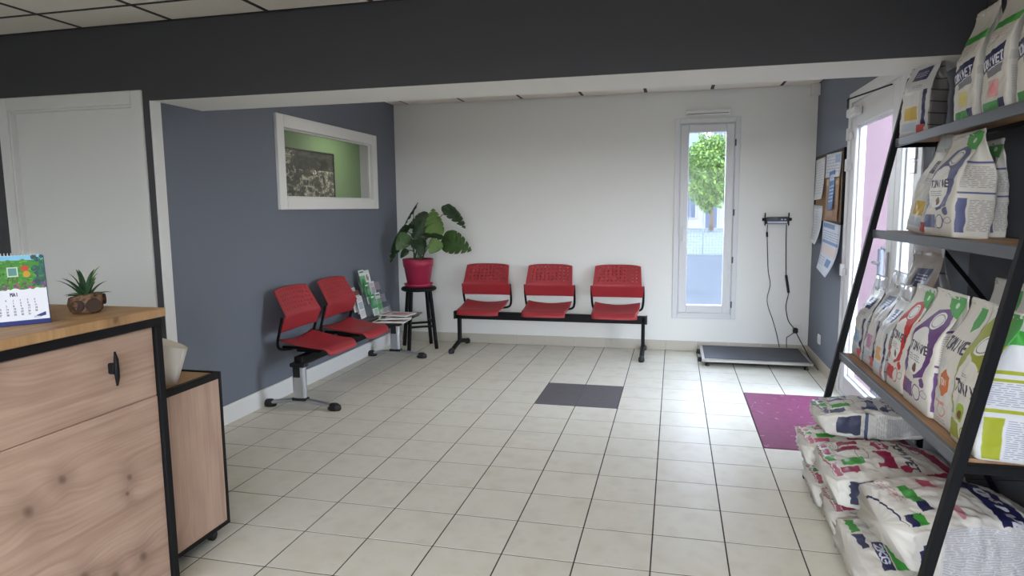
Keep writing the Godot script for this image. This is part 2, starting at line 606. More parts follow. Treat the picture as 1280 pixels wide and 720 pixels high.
func make_ceilings():
	var c := struct_node("ceiling")
	tag(c, "white ceiling tiles in a dark grid over the reception", "ceiling")
	mi(c, "ceiling_slab", span_mesh(Vector3(-4.72, CF + 0.02, ZF), Vector3(XR + 0.2, CF + 0.2, 4.4)), mats["ceiling_bar"])
	var xs := []
	for k in range(-3, 8):
		xs.append(-3.23 + 0.597 * k)
	var zs := []
	for k in range(-1, 9):
		zs.append(-0.17 + 0.6 * k)
	var added_lamps := [[7, 5], [9, 5]]  # grid cells for added panels, out of view, giving the reception base light
	for i in xs.size() - 1:
		for j in zs.size() - 1:
			var x0 := clampf(xs[i], -4.6, XR)
			var x1 := clampf(xs[i + 1], -4.6, XR)
			var z0 := clampf(zs[j], ZF, 4.2)
			var z1 := clampf(zs[j + 1], ZF, 4.2)
			if x1 - x0 < 0.05 or z1 - z0 < 0.05 or [i, j] in added_lamps:
				continue
			mi(c, "ceiling_panel", span_mesh(Vector3(x0 + 0.012, CF + 0.002, z0 + 0.012), Vector3(x1 - 0.012, CF + 0.018, z1 - 0.012)), mats["ceiling_tile"])
	var st := S()
	for x in xs:
		if x > -4.6 and x < XR:
			span(st, Vector3(x - 0.012, CF, ZF), Vector3(x + 0.012, CF + 0.014, 4.2))
	for z in zs:
		if z > ZF and z < 4.2:
			span(st, Vector3(-4.6, CF + 0.001, z - 0.012), Vector3(XR, CF + 0.013, z + 0.012))
	span(st, Vector3(-4.6, CF - 0.002, ZF), Vector3(XR, CF + 0.01, ZF + 0.014))
	mi(c, "ceiling_grid", done(st), mats["ceiling_bar"])
	for q in added_lamps:
		added_ceiling_lamp(Vector3((xs[q[0]] + xs[q[0] + 1]) * 0.5, CF, (zs[q[1]] + zs[q[1] + 1]) * 0.5), LAMP_E, Color(1.0, 0.95, 0.88))
	var a := struct_node("ceiling_alcove")
	tag(a, "white ceiling tiles with dark joints in the alcove", "ceiling")
	mi(a, "ceiling_slab", span_mesh(Vector3(XL - 0.12, CA + 0.006, ZB), Vector3(XR + 0.2, CA + 0.2, ZF - 0.42)), mats["ceiling_bar"])
	for i in range(-1, 7):
		for j in range(0, 6):
			var x0 := clampf(-2.64 + 0.605 * i, XL, XR)
			var x1 := clampf(-2.64 + 0.605 * (i + 1), XL, XR)
			var z0 := clampf(ZB - 0.12 + 0.6 * j, ZB, ZF - 0.43)
			var z1 := clampf(ZB - 0.12 + 0.6 * (j + 1), ZB, ZF - 0.43)
			if x1 - x0 < 0.04 or z1 - z0 < 0.04:
				continue
			if j == 3 and (i == 1 or i == 4):
				added_ceiling_lamp(Vector3((x0 + x1) * 0.5, CA, (z0 + z1) * 0.5), ALCOVE_E, Color(1.0, 0.98, 0.94), "added square light panel in the alcove ceiling, unseen behind the beam", "added light panels in the alcove ceiling")  # added panels behind the beam, put in to even out the upper alcove walls
				continue
			mi(a, "ceiling_panel", span_mesh(Vector3(x0 + 0.016, CA, z0 + 0.012), Vector3(x1 - 0.016, CA + 0.012, z1 - 0.012)), mats["ceiling_tile"])

const LAMP_E := 1.1
const GREEN_E := 1.25
const ALCOVE_E := 0.25

func added_ceiling_lamp(at: Vector3, energy: float, col: Color, label := "added square light panel, unseen in the reception ceiling behind the viewer", group := "added light panels in the reception ceiling"):  # added fitting, out of view, placed only to brighten the room
	var t := thing("added_light_panel", label, "added ceiling light", at, 0.0, group)
	var st := S()
	for sx in [-1.0, 1.0]:
		cbox(st, Vector3(sx * 0.288, 0.004, 0), Vector3(0.02, 0.016, 0.596), 0.002)
		cbox(st, Vector3(0, 0.004, sx * 0.288), Vector3(0.556, 0.016, 0.02), 0.002)
	mi(t, "frame", done(st), mats["white_paint"])
	var dm := mat("added_lamp_diffuser", Color(0.95, 0.95, 0.95), 0.5)
	dm.emission_enabled = true
	dm.emission = col
	dm.emission_energy_multiplier = 1.2
	mi(t, "diffuser", box_mesh(Vector3(0.556, 0.008, 0.556), 0.0, Vector3(0, 0.006, 0)), dm)
	var l := AreaLight3D.new()
	l.name = "light"
	l.area_size = Vector2(0.55, 0.55)
	l.light_energy = energy
	l.light_color = col
	l.shadow_enabled = true
	l.area_range = 12.0
	l.area_attenuation = 2.0
	l.rotation.x = -PI / 2.0
	l.position.y = -0.012
	t.add_child(l)

func make_back_window():
	var w := struct_node("window_1")
	tag(w, "tall narrow white window in the back wall looking onto the car park", "window")
	# outer casing on the wall, fixed frame, opening sash
	var st := S()
	frame4(st, 2, ZB + 0.004, 0.058, 0.652, 0.325, 2.235, 0.045, 0.016)
	mi(w, "casing", done(st), mats["pvc"])
	st = S()
	frame4(st, 2, ZB - 0.03, 0.085, 0.63, 0.352, 2.208, 0.03, 0.05)
	mi(w, "fixed_frame", done(st), mats["pvc"])
	st = S()
	frame4(st, 2, ZB - 0.018, 0.112, 0.602, 0.38, 2.18, 0.078, 0.05, 0.006)
	mi(w, "sash", done(st), mats["pvc"])
	mi(w, "pane", span_mesh(Vector3(0.188, 0.456, ZB - 0.026), Vector3(0.526, 2.104, ZB - 0.022)), mats["pane"])
	var h := mi(w, "handle", box_mesh(Vector3(0.022, 0.055, 0.012), 0.004), mats["pvc"], Vector3(0.15, 1.19, ZB + 0.012))
	mi(h, "lever", box_mesh(Vector3(0.016, 0.12, 0.014), 0.005), mats["pvc"], Vector3(0, -0.055, 0.022))
	for y in [2.0, 1.35, 0.9, 0.47]:
		st = S(true)
		tube(st, [Vector3(0.61, y - 0.03, ZB + 0.014), Vector3(0.61, y + 0.03, ZB + 0.014)], 0.007, 8)
		mi(w, "hinge", done(st), mats["grey_metal"])
	var v := thing("air_vent", "slim white air vent on the wall above the tall window", "air vent", Vector3(0.355, 2.285, ZB))
	mi(v, "cover", box_mesh(Vector3(0.41, 0.048, 0.03), 0.008, Vector3(0, 0, 0.015)), mats["white_wall"])
	mi(v, "slot", box_mesh(Vector3(0.37, 0.006, 0.004), 0.001, Vector3(0, -0.012, 0.03)), mats["grey_metal"])

func make_inner_window():
	var w := struct_node("window_2")
	tag(w, "white framed inner window in the slate wall showing a green room", "window")
	var st := S()
	frame4(st, 0, XL - 0.012, -3.36, -1.655, 1.418, 2.13, 0.095, 0.07, 0.004)
	mi(w, "frame", done(st), mats["white_paint"])
	st = S()
	frame4(st, 0, XL - 0.03, -3.275, -1.74, 1.503, 2.045, 0.02, 0.03, 0.002)
	mi(w, "glazing_bead", done(st), mats["white_paint"])
	st = S()
	frame4(st, 0, XL - 0.085, -3.31, -1.69, 1.465, 2.09, 0.03, 0.08, 0.0)
	mi(w, "lining", done(st), mats["white_paint"])
	mi(w, "pane", span_mesh(Vector3(XL - 0.032, 1.51, -3.27), Vector3(XL - 0.028, 2.04, -1.745)), mats["pane"])
	# the room behind it
	st = S()
	span(st, Vector3(-4.3, 0, -6.3), Vector3(-4.2, 2.6, ZF - 0.1))
	span(st, Vector3(-4.3, 0, -6.4), Vector3(XL - 0.12, 2.6, -6.3))
	span(st, Vector3(XL - 0.12, 0, -6.3), Vector3(XL - 0.02, 2.6, ZB - 0.22))
	struct_mesh("wall_green_room", done(st), mats["green_wall"], "green wall of the room behind the inner window", "wall")
	struct_mesh("wall_green_room_side", span_mesh(Vector3(-4.3, 0, ZF - 0.2), Vector3(XL - 0.12, 2.6, ZF - 0.1)), mats["white_wall"])
	struct_mesh("ceiling_green_room", span_mesh(Vector3(-4.3, 2.5, -6.4), Vector3(XL - 0.12, 2.62, ZF - 0.1)), mats["white_wall"])
	struct_mesh("floor_green_room", span_mesh(Vector3(-4.3, -0.1, -6.4), Vector3(XL - 0.12, 0.0, ZF - 0.1)), mats["plinth"])
	var lt := thing("added_light_panel", "added square light panel, unseen on the ceiling of the green room", "added ceiling light", Vector3(-3.5, 2.49, -4.9))  # added lamp, out of view, put in to light the green wall
	st = S()
	frame4(st, 2, 0.0, -0.31, 0.31, -0.31, 0.31, 0.02, 0.02, 0.002)
	mi(lt, "frame", done(st), mats["white_paint"], Vector3.ZERO, Vector3(PI / 2, 0, 0))
	var dm := mat("added_lamp_diffuser_green", Color(0.95, 0.95, 0.95), 0.5)
	dm.emission_enabled = true
	dm.emission = Color(1, 0.97, 0.9)
	dm.emission_energy_multiplier = 1.2
	mi(lt, "diffuser", box_mesh(Vector3(0.58, 0.008, 0.58), 0.0), dm)
	var l := AreaLight3D.new()
	l.name = "light"
	l.area_size = Vector2(0.57, 0.57)
	l.light_energy = GREEN_E
	l.light_color = Color(1, 0.97, 0.9)
	l.shadow_enabled = true
	l.area_range = 8.0
	l.area_attenuation = 2.0
	l.rotation.x = -PI / 2.0
	l.position.y = -0.016
	lt.add_child(l)
	# monochrome picture on the green wall
	var nz := fnoise(91, 0.02, 5)
	var nz2 := fnoise(92, 0.06, 4)
	var im := Image.create(256, 192, false, Image.FORMAT_RGB8)
	for y in 192:
		for x in 256:
			var r1 := 1.0 - absf(nz.get_noise_2d(x + nz2.get_noise_2d(x, y) * 18.0, y * 1.1)) * 3.2
			var v := clampf(0.22 + 0.6 * maxf(r1, 0.0) * maxf(r1, 0.0) + nz2.get_noise_2d(x * 2.0, y * 2.0) * 0.35, 0.08, 0.95)
			v *= 0.45 if y < 46 and x > 60 else 1.0
			im.set_pixel(x, y, Color(v * 0.98, v * 0.97, v * 0.9))
	var p := thing("framed_picture", "dark monochrome picture hanging on the green wall behind the inner window", "picture", Vector3(-4.188, 1.66, -4.45))
	st = S()
	frame4(st, 0, 0.0, -0.61, 0.61, -0.46, 0.46, 0.02, 0.024, 0.002)
	mi(p, "frame", done(st), mats["black_metal"])
	st = S()
	quad(st, Vector3(0.004, -0.44, 0.59), Vector3(0.004, 0.44, 0.59), Vector3(0.004, 0.44, -0.59), Vector3(0.004, -0.44, -0.59), Vector2(0, 1), Vector2(0, 0), Vector2(1, 0), Vector2(1, 1))
	mi(p, "print", done(st), tmat("mono_print", im, 0.4))

func make_entrance():
	var d := struct_node("door_1")
	tag(d, "white glazed entrance door in the right-hand wall", "door")
	var x := XR + 0.03
	var st := S()
	frame4(st, 0, XR + 0.035, -2.66, -1.08, -0.06, 2.215, 0.075, 0.09, 0.004)
	mi(d, "door_frame", done(st), mats["pvc"])
	# wide leaf and the narrow fixed leaf
	for lf in [[-2.59, -1.53, "door_leaf"], [-1.53, -1.15, "side_leaf"]]:
		var z0: float = lf[0]
		var z1: float = lf[1]
		var sw := 0.12 if lf[2] == "door_leaf" else 0.085
		st = S()
		span(st, Vector3(x - 0.03, 0.012, z0), Vector3(x + 0.04, 2.14, z0 + sw), 0.006)
		span(st, Vector3(x - 0.03, 0.012, z1 - sw), Vector3(x + 0.04, 2.14, z1), 0.006)
		span(st, Vector3(x - 0.03, 0.012, z0 + sw), Vector3(x + 0.04, 0.15, z1 - sw), 0.006)
		span(st, Vector3(x - 0.03, 1.97, z0 + sw), Vector3(x + 0.04, 2.14, z1 - sw), 0.006)
		var lo := mi(d, lf[2], done(st), mats["pvc"])
		mi(lo, "pane", span_mesh(Vector3(x + 0.012, 0.148, z0 + sw - 0.002), Vector3(x + 0.02, 1.972, z1 - sw + 0.002)), mats["pane"])
		st = S()
		frame4(st, 0, x + 0.006, z0 + sw - 0.002, z1 - sw + 0.002, 0.148, 1.972, 0.016, 0.02, 0.002)
		mi(lo, "glazing_bead", done(st), mats["pvc"])
		if lf[2] == "door_leaf":
			var hp := mi(lo, "handle_plate", box_mesh(Vector3(0.012, 0.22, 0.035), 0.004), mats["silver"], Vector3(x - 0.036, 1.02, z1 - 0.05))
			mi(hp, "lever", box_mesh(Vector3(0.018, 0.02, 0.13), 0.006), mats["silver"], Vector3(-0.045, 0.04, -0.055))
	for y in [1.92, 1.70, 0.93, 0.26]:
		st = S()
		cbox(st, Vector3(XR - 0.016, y, -2.60), Vector3(0.032, 0.09, 0.03), 0.005)
		cbox(st, Vector3(XR - 0.008, y - 0.012, -2.565), Vector3(0.016, 0.05, 0.06), 0.004)
		mi(d, "hinge", done(st), mats["pvc"])
	for q in [0.0, 0.075]:
		mi(d, "strike_plate", box_mesh(Vector3(0.012, 0.065, 0.09), 0.004), mats["silver"], Vector3(XR - 0.012, 1.68 - q, -1.2))
	var cl := mi(d, "door_closer", box_mesh(Vector3(0.05, 0.06, 0.24), 0.008), mats["pvc"], Vector3(XR - 0.03, 2.06, -2.42))
	st = S()
	bar(st, Vector3(XR - 0.065, 2.095, -2.46), Vector3(XR - 0.14, 2.1, -2.12), 0.012, 0.008, 0.002)
	bar(st, Vector3(XR - 0.14, 2.105, -2.12), Vector3(XR - 0.02, 2.11, -1.62), 0.012, 0.008, 0.002)
	mi(cl, "arm", done(st), mats["black_metal"], -cl.position)

func make_left_door():
	var d := struct_node("door_2")
	tag(d, "plain white door with a flat panel in the charcoal wall", "door")
	var st := S()
	for q in [[-3.895, -3.825], [-2.935, -2.865]]:
		span(st, Vector3(q[0], 0, ZF - 0.11), Vector3(q[1], 2.095, ZF + 0.014), 0.005)
	span(st, Vector3(-3.825, 2.02, ZF - 0.11), Vector3(-2.935, 2.095, ZF + 0.014), 0.005)
	mi(d, "door_frame", done(st), mats["white_paint"])
	st = S()
	for q in [[-3.825, -3.813], [-2.947, -2.935]]:
		span(st, Vector3(q[0], 0, ZF - 0.11), Vector3(q[1], 2.02, ZF + 0.004), 0.003)
	span(st, Vector3(-3.813, 2.008, ZF - 0.11), Vector3(-2.947, 2.02, ZF + 0.004), 0.003)
	mi(d, "door_stop", done(st), mats["white_paint"])
	mi(d, "door_leaf", span_mesh(Vector3(-3.815, 0.006, ZF - 0.075), Vector3(-2.945, 2.01, ZF - 0.035), 0.003), mats["white_paint"])

func make_shop_window():
	# wall behind the viewer with a wide shop window that lights the reception
	var st := S()
	var z := 4.2
	var x0 := -1.9
	var x1 := 1.1
	var y0 := 0.4
	var y1 := 2.25
	span(st, Vector3(-4.72, 0, z), Vector3(x0, CF + 0.2, z + 0.2))
	span(st, Vector3(x1, 0, z), Vector3(XR + 0.22, CF + 0.2, z + 0.2))
	span(st, Vector3(x0, 0, z), Vector3(x1, y0, z + 0.2))
	span(st, Vector3(x0, y1, z), Vector3(x1, CF + 0.2, z + 0.2))
	struct_mesh("wall_rear", done(st), mats["white_wall"], "white wall behind the viewer with a wide shop window", "wall")
	var w := struct_node("window_3")
	tag(w, "wide shop window behind the viewer", "window")
	st = S()
	frame4(st, 2, z + 0.08, x0, x1, y0, y1, 0.06, 0.07)
	for k in [1, 2]:
		var xx: float = x0 + (x1 - x0) * k / 3.0
		span(st, Vector3(xx - 0.03, y0 + 0.06, z + 0.05), Vector3(xx + 0.03, y1 - 0.06, z + 0.11), 0.003)
	mi(w, "frame", done(st), mats["pvc"])
	mi(w, "pane", span_mesh(Vector3(x0 + 0.05, y0 + 0.05, z + 0.078), Vector3(x1 - 0.05, y1 - 0.05, z + 0.082)), mats["pane"])

# ------------------------------------------------------------------ flat print drawn into images
const GLYPH := {
	"A": "0,6 2,0 4,6|1,4 3,4", "B": "0,0 0,6 3,6 4,5 4,4 3,3 0,3|0,0 3,0 4,1 4,2 3,3", "C": "4,1 3,0 1,0 0,1 0,5 1,6 3,6 4,5", "D": "0,0 0,6 2,6 4,4 4,2 2,0 0,0",
	"E": "4,0 0,0 0,6 4,6|0,3 3,3", "F": "4,0 0,0 0,6|0,3 3,3", "G": "4,1 3,0 1,0 0,1 0,5 1,6 3,6 4,5 4,3 2,3", "H": "0,0 0,6|4,0 4,6|0,3 4,3",
	"I": "2,0 2,6", "J": "4,0 4,5 3,6 1,6 0,5", "K": "0,0 0,6|4,0 0,3 4,6", "L": "0,0 0,6 4,6", "M": "0,6 0,0 2,3 4,0 4,6", "N": "0,6 0,0 4,6 4,0",
	"O": "1,0 3,0 4,1 4,5 3,6 1,6 0,5 0,1 1,0", "P": "0,6 0,0 3,0 4,1 4,2 3,3 0,3", "R": "0,6 0,0 3,0 4,1 4,2 3,3 0,3|2,3 4,6", "S": "4,1 3,0 1,0 0,1 0,2 1,3 3,3 4,4 4,5 3,6 1,6 0,5",
	"T": "0,0 4,0|2,0 2,6", "U": "0,0 0,5 1,6 3,6 4,5 4,0", "V": "0,0 2,6 4,0", "W": "0,0 1,6 2,3 3,6 4,0", "X": "0,0 4,6|4,0 0,6", "Y": "0,0 2,3 4,0|2,3 2,6", "Z": "0,0 4,0 0,6 4,6",
	"0": "1,0 3,0 4,1 4,5 3,6 1,6 0,5 0,1 1,0", "1": "1,1 2,0 2,6", "2": "0,1 1,0 3,0 4,1 4,2 0,6 4,6", "3": "0,0 4,0 2,2 4,4 4,5 3,6 1,6 0,5", "4": "3,6 3,0 0,4 4,4", "5": "4,0 0,0 0,3 3,3 4,4 4,5 3,6 0,6",
	"6": "3,0 1,0 0,2 0,5 1,6 3,6 4,5 4,4 3,3 0,3", "7": "0,0 4,0 1,6", "8": "1,3 0,2 0,1 1,0 3,0 4,1 4,2 3,3 1,3 0,4 0,5 1,6 3,6 4,5 4,4 3,3", "9": "4,3 1,3 0,2 0,1 1,0 3,0 4,1 4,4 3,6 1,6"}

func dpoly(im: Image, pts: Array, c: Color) -> void:
	var y0 := 1e9
	var y1 := -1e9
	for p in pts:
		y0 = minf(y0, p.y)
		y1 = maxf(y1, p.y)
	for y in range(maxi(int(floor(y0)), 0), mini(int(ceil(y1)), im.get_height() - 1) + 1):
		var yc := y + 0.5
		var xs := []
		for k in pts.size():
			var a: Vector2 = pts[k]
			var b: Vector2 = pts[(k + 1) % pts.size()]
			if (a.y <= yc) != (b.y <= yc):
				xs.append(a.x + (b.x - a.x) * (yc - a.y) / (b.y - a.y))
		xs.sort()
		for k in range(0, xs.size() - 1, 2):
			var xa := maxi(int(round(xs[k])), 0)
			var xb := mini(int(round(xs[k + 1])), im.get_width())
			if xb > xa:
				im.fill_rect(Rect2i(xa, y, xb - xa, 1), c)

func drect(im: Image, x: float, y: float, w: float, h: float, c: Color) -> void:
	im.fill_rect(Rect2i(int(round(x)), int(round(y)), maxi(int(round(w)), 1), maxi(int(round(h)), 1)), c)

func dline(im: Image, a: Vector2, b: Vector2, r: float, c: Color) -> void:
	var d := (b - a)
	if d.length() < 0.01:
		d = Vector2(0.01, 0)
	var n := d.normalized().orthogonal() * r
	var e := d.normalized() * r * 0.6
	dpoly(im, [a - e + n, b + e + n, b + e - n, a - e - n], c)

func dell(im: Image, c: Vector2, rx: float, ry: float, col: Color, turn := 0.0) -> void:
	var pts := []
	for k in 28:
		pts.append(c + Vector2(cos(TAU * k / 28.0) * rx, sin(TAU * k / 28.0) * ry).rotated(turn))
	dpoly(im, pts, col)

func dring(im: Image, c: Vector2, rx: float, ry: float, w: float, col: Color) -> void:
	for k in 28:
		var a := TAU * k / 28.0
		var b := TAU * (k + 1) / 28.0
		dline(im, c + Vector2(cos(a) * rx, sin(a) * ry), c + Vector2(cos(b) * rx, sin(b) * ry), w * 0.5, col)

func dhex(im: Image, c: Vector2, r: float, col: Color, sx := 1.0) -> void:
	var pts := []
	for k in 6:
		pts.append(c + Vector2(cos(TAU * (k + 0.5) / 6.0) * r * sx, sin(TAU * (k + 0.5) / 6.0) * r))
	dpoly(im, pts, col)

# text with its top left corner at p; h is the letter height; dir is the reading direction
func dtext(im: Image, s: String, p: Vector2, h: float, r: float, c: Color, dir := Vector2.RIGHT, aspect := 0.62) -> void:
	var dn := Vector2(-dir.y, dir.x)
	var at := p
	for ch in s:
		if GLYPH.has(ch):
			for path in GLYPH[ch].split("|"):
				var last = null
				for q in path.split(" "):
					var xy: PackedStringArray = q.split(",")
					var v := at + dir * (float(xy[0]) / 4.0 * h * aspect) + dn * (float(xy[1]) / 6.0 * h)
					if last != null:
						dline(im, last, v, r, c)
					last = v
		at += dir * h * (aspect + 0.24)

# lines of small print as thin broken strokes
func dlines(im: Image, x: float, y: float, w: float, n: int, step: float, c: Color, sd: int) -> void:
	var rng := RandomNumberGenerator.new()
	rng.seed = sd
	for k in n:
		var xx := x
		while xx < x + w - 3.0:
			var l := rng.randf_range(3.0, 12.0)
			drect(im, xx, y + k * step, minf(l, x + w - xx), maxf(step * 0.35, 1.0), c)
			xx += l + rng.randf_range(1.5, 3.5)

func canvas(w: int, h: int, c: Color) -> Image:
	var im := Image.create(w, h, false, Image.FORMAT_RGB8)
	im.fill(c)
	return im

# ------------------------------------------------------------------ what the windows look out on
func outside():
	var am := tmat("asphalt", mottled(256, 256, 70, 0.02, [rgb(60, 63, 67), rgb(69, 72, 76), rgb(64, 67, 71)], 5), 0.9, Vector3(0.12, 0.12, 1))
	am.metallic_specular = 0.0
	var g := struct_mesh("floor_car_park", span_mesh(Vector3(-40, -0.42, -20.0), Vector3(40, -0.21, 30)), am, "grey asphalt of the car park outside the windows", "ground")
	g.set_meta("kind", "structure")
	var gm := tmat("gravel", mottled(256, 256, 71, 0.03, [rgb(76, 80, 81), rgb(88, 92, 92), rgb(82, 86, 86)], 5), 0.9, Vector3(0.1, 0.1, 1))
	gm.metallic_specular = 0.0
	struct_mesh("floor_gravel", span_mesh(Vector3(-40, -0.42, -100), Vector3(40, -0.19, -20.0)), gm, "pale gravel yard beyond the car park", "ground")
	# low wire mesh fence between asphalt and gravel
	var f := thing("mesh_fence", "low wire mesh fence across the yard seen through the tall window", "fence", Vector3(1.0, -0.2, -20.3))
	var wm := mat("fence_wire", rgb(92, 104, 104), 0.5)
	var st := S()
	for k in 81:
		cbox(st, Vector3(-4.0 + 0.1 * k, 0.4, 0), Vector3(0.012, 0.8, 0.006))
	for k in 9:
		cbox(st, Vector3(0, 0.02 + 0.098 * k, 0.006), Vector3(8.0, 0.012, 0.006))
	var wo := mi(f, "wire_mesh", done(st), wm)
	wo.set_meta("kind", "stuff")
	for k in 5:
		mi(f, "post", box_mesh(Vector3(0.05, 0.9, 0.05), 0.006, Vector3(0, 0.45, 0)), wm, Vector3(-4.0 + 2.0 * k, 0, -0.04))
	house()
	far_block()
	tree(Vector3(2.3, -0.2, -41.0))
	# red rendered wall standing out from the building beside the entrance
	var rm := tmat("red_render", mottled(256, 256, 74, 0.04, [rgb(124, 98, 103), rgb(132, 106, 111), rgb(127, 101, 106)], 5), 0.9, Vector3(0.6, 0.6, 1))
	struct_mesh("wall_red_outside", span_mesh(Vector3(XR + 0.1, -0.21, -3.75), Vector3(XR + 3.4, 3.4, -3.45)), rm, "pinkish red rendered wall outside the glazed door", "wall")
	# grey hand rail outside the door
	var r := thing("hand_rail", "grey metal hand rail outside the glazed door", "hand rail", Vector3(1.66, -0.21, -3.0))
	st = S(true)
	tube(st, [Vector3(0, 0, 0), Vector3(0, 1.27, 0)], 0.022, 10)
	mi(r, "post", done(st), mats["grey_metal"])
	st = S(true)
	tube(st, [Vector3(0, 1.27, 0), Vector3(0.55, 1.27, 0)], 0.02, 10)
	mi(r, "rail", done(st), mats["grey_metal"])
	st = S(true)
	tube(st, [Vector3(0.55, 0, 0), Vector3(0.55, 1.29, 0)], 0.022, 10)
	mi(r, "post", done(st), mats["grey_metal"])

func house():
	var h := thing("house", "white house with a slate roof across the yard, behind the green tree", "house", Vector3(-1.5, -0.2, -47.0))
	var wm := mat("house_wall", rgb(128, 126, 122), 0.9)
	var sm := mat("slate", rgb(70, 76, 92), 0.7)
	mi(h, "wall", span_mesh(Vector3(-6, 0, -8), Vector3(5.0, 4.7, 0)), wm)
	var st := S()
	var e := [Vector3(-6.4, 4.65, 0.4), Vector3(5.4, 4.65, 0.4), Vector3(5.4, 4.65, -8.4), Vector3(-6.4, 4.65, -8.4)]
	var a := Vector3(-3.0, 8.4, -4)
	var b := Vector3(2.2, 8.4, -4)
	quad(st, e[0], a, b, e[1])
	tri(st, e[1], b, e[2])
	quad(st, e[2], b, a, e[3])
	tri(st, e[3], a, e[0])
	quad(st, e[0], e[1], e[2], e[3])
	var r := mi(h, "roof", done(st), sm)
	mi(r, "gutter", box_mesh(Vector3(11.8, 0.12, 0.12), 0.02, Vector3(-0.5, 4.66, 0.46)), wm)
	mi(h, "awning", box_mesh(Vector3(2.6, 0.22, 0.5), 0.02, Vector3(2.7, 2.75, 0.25)), mat("awning", rgb(110, 92, 48), 0.8))
	for w in [[2.65, 1.65, 0.7, 1.7], [4.1, 1.0, 0.8, 1.9], [0.4, 1.65, 0.8, 1.5], [2.7, 3.75, 0.7, 1.1]]:
		var f := mi(h, "window", box_mesh(Vector3(w[2] + 0.16, w[3] + 0.16, 0.08), 0.01), mat("far_white", rgb(132, 132, 134), 0.6), Vector3(w[0], w[1], 0.03))
		mi(f, "pane", box_mesh(Vector3(w[2] * 0.46, w[3], 0.02), 0.0), mat("far_glass", rgb(60, 70, 88), 0.3), Vector3(-w[2] * 0.26, 0, 0.04))
		mi(f, "pane", box_mesh(Vector3(w[2] * 0.46, w[3], 0.02), 0.0), mats["far_glass"], Vector3(w[2] * 0.26, 0, 0.04))

func far_block():
	var h := thing("far_building", "grey building with rows of tall windows far behind the house", "building", Vector3(8.0, -0.2, -72.0))
	mi(h, "wall", span_mesh(Vector3(-4, 0, -8), Vector3(6, 13, 0)), mat("grey_render", rgb(82, 84, 90), 0.9))
	for i in 8:
		for j in 5:
			var f := mi(h, "window", box_mesh(Vector3(0.62, 1.5, 0.1), 0.02), mat("far_white", rgb(132, 132, 134), 0.6), Vector3(-3.4 + 1.25 * i, 2.0 + 2.35 * j, 0.03))
			mi(f, "pane", box_mesh(Vector3(0.44, 1.3, 0.04)), mats["far_glass"], Vector3(0, 0, 0.04))

func tree(at: Vector3):
	var t := thing("tree", "bright green leafy tree in front of the white house", "tree", at)
	var st := S(true)
	tube(st, [Vector3(0, 0, 0), Vector3(0.04, 0.8, 0), Vector3(-0.02, 1.7, 0.05), Vector3(0.0, 3.2, 0)], [0.16, 0.12, 0.1, 0.05], 10)
	mi(t, "trunk", done(st), mat("bark", rgb(84, 70, 58), 0.9))
	var rng := RandomNumberGenerator.new()
	rng.seed = 12
	var cols := [rgb(78, 108, 32), rgb(98, 128, 42), rgb(60, 90, 28)]
	for k in 3:
		st = S()
		for i in 4200:
			var d := Vector3(rng.randfn(), rng.randfn(), rng.randfn()).normalized()
			var rr := pow(rng.randf(), 0.25)
			var lump := 1.0 + 0.22 * sin(d.x * 5.0 + d.y * 7.0) * cos(d.z * 6.0 + d.y * 3.0)
			var p := Vector3(0.0, 3.75, 0) + Vector3(d.x * 1.75, d.y * 2.2, d.z * 1.6) * rr * lump
			if d.y < -0.1:
				p.x *= 0.8
			var u := Vector3(rng.randfn(), rng.randfn(), rng.randfn()).normalized()
			var v := u.cross(Vector3(rng.randfn(), rng.randfn(), rng.randfn()).normalized()).normalized()
			var s := rng.randf_range(0.06, 0.13)
			quad(st, p - u * s, p + v * s * 0.6, p + u * s, p - v * s * 0.6)
		var m := mat("tree_leaf%d" % k, cols[k], 0.7)
		m.backlight_enabled = true
		m.backlight = Color(0.12, 0.16, 0.04)
		var o := mi(t, "foliage", done(st), m)
		o.set_meta("kind", "stuff")

# ------------------------------------------------------------------ beam benches
func seat_mesh() -> ArrayMesh:
	var st := S(true)
	sheet(st, func(u: float, v: float) -> Vector3:
		var s := 2.0 * u - 1.0
		var wd := 0.222 - 0.012 * v + 0.004 * sin(PI * v)
		var y := 0.452 - 0.034 * sin(minf(v * 1.1, 1.0) * PI * 0.62)
		y += 0.026 * s * s * (1.0 - v) * (1.0 - v * 0.3)
		if v > 0.84:
			y -= 0.045 * pow((v - 0.84) / 0.16, 1.7)
		var corner := pow(absf(s), 6.0) * pow(v, 8.0)
		return Vector3(s * wd, y, -0.19 + 0.42 * v - corner * 0.03)
		, 16, 20, 0.009)
	return done(st)

func back_mesh() -> ArrayMesh:
	var st := S(true)
	var nu := 46
	var nv := 30
	sheet(st, func(u: float, v: float) -> Vector3:
		var s := 2.0 * u - 1.0
		var q := 0.40
		var y: float
		var z: float
		var hw: float
		if v < q:
			var t := v / q
			y = lerpf(0.535, 0.650, t)
			z = lerpf(-0.176, -0.136, t)
			hw = lerpf(0.246, 0.258, t)
		else:
			var t := (v - q) / (1.0 - q)
			y = lerpf(0.656, 0.846, t)
			z = lerpf(-0.138, -0.246, t)
			hw = lerpf(0.236, 0.222, t)
		y -= 0.014 * s * s * s * s * v * v
		y += 0.008 * s * s * (1.0 - v) * 0.0
		z += 0.032 * s * s * (0.5 + 0.5 * v)
		return Vector3(s * hw, y, z)
		, nu, nv, 0.008, func(i: int, j: int) -> bool:
			return j >= 14 and j <= 27 and (j - 14) % 3 == 1 and i >= 4 and i <= 41 and (i - 4) % 4 == 1)
	return done(st)

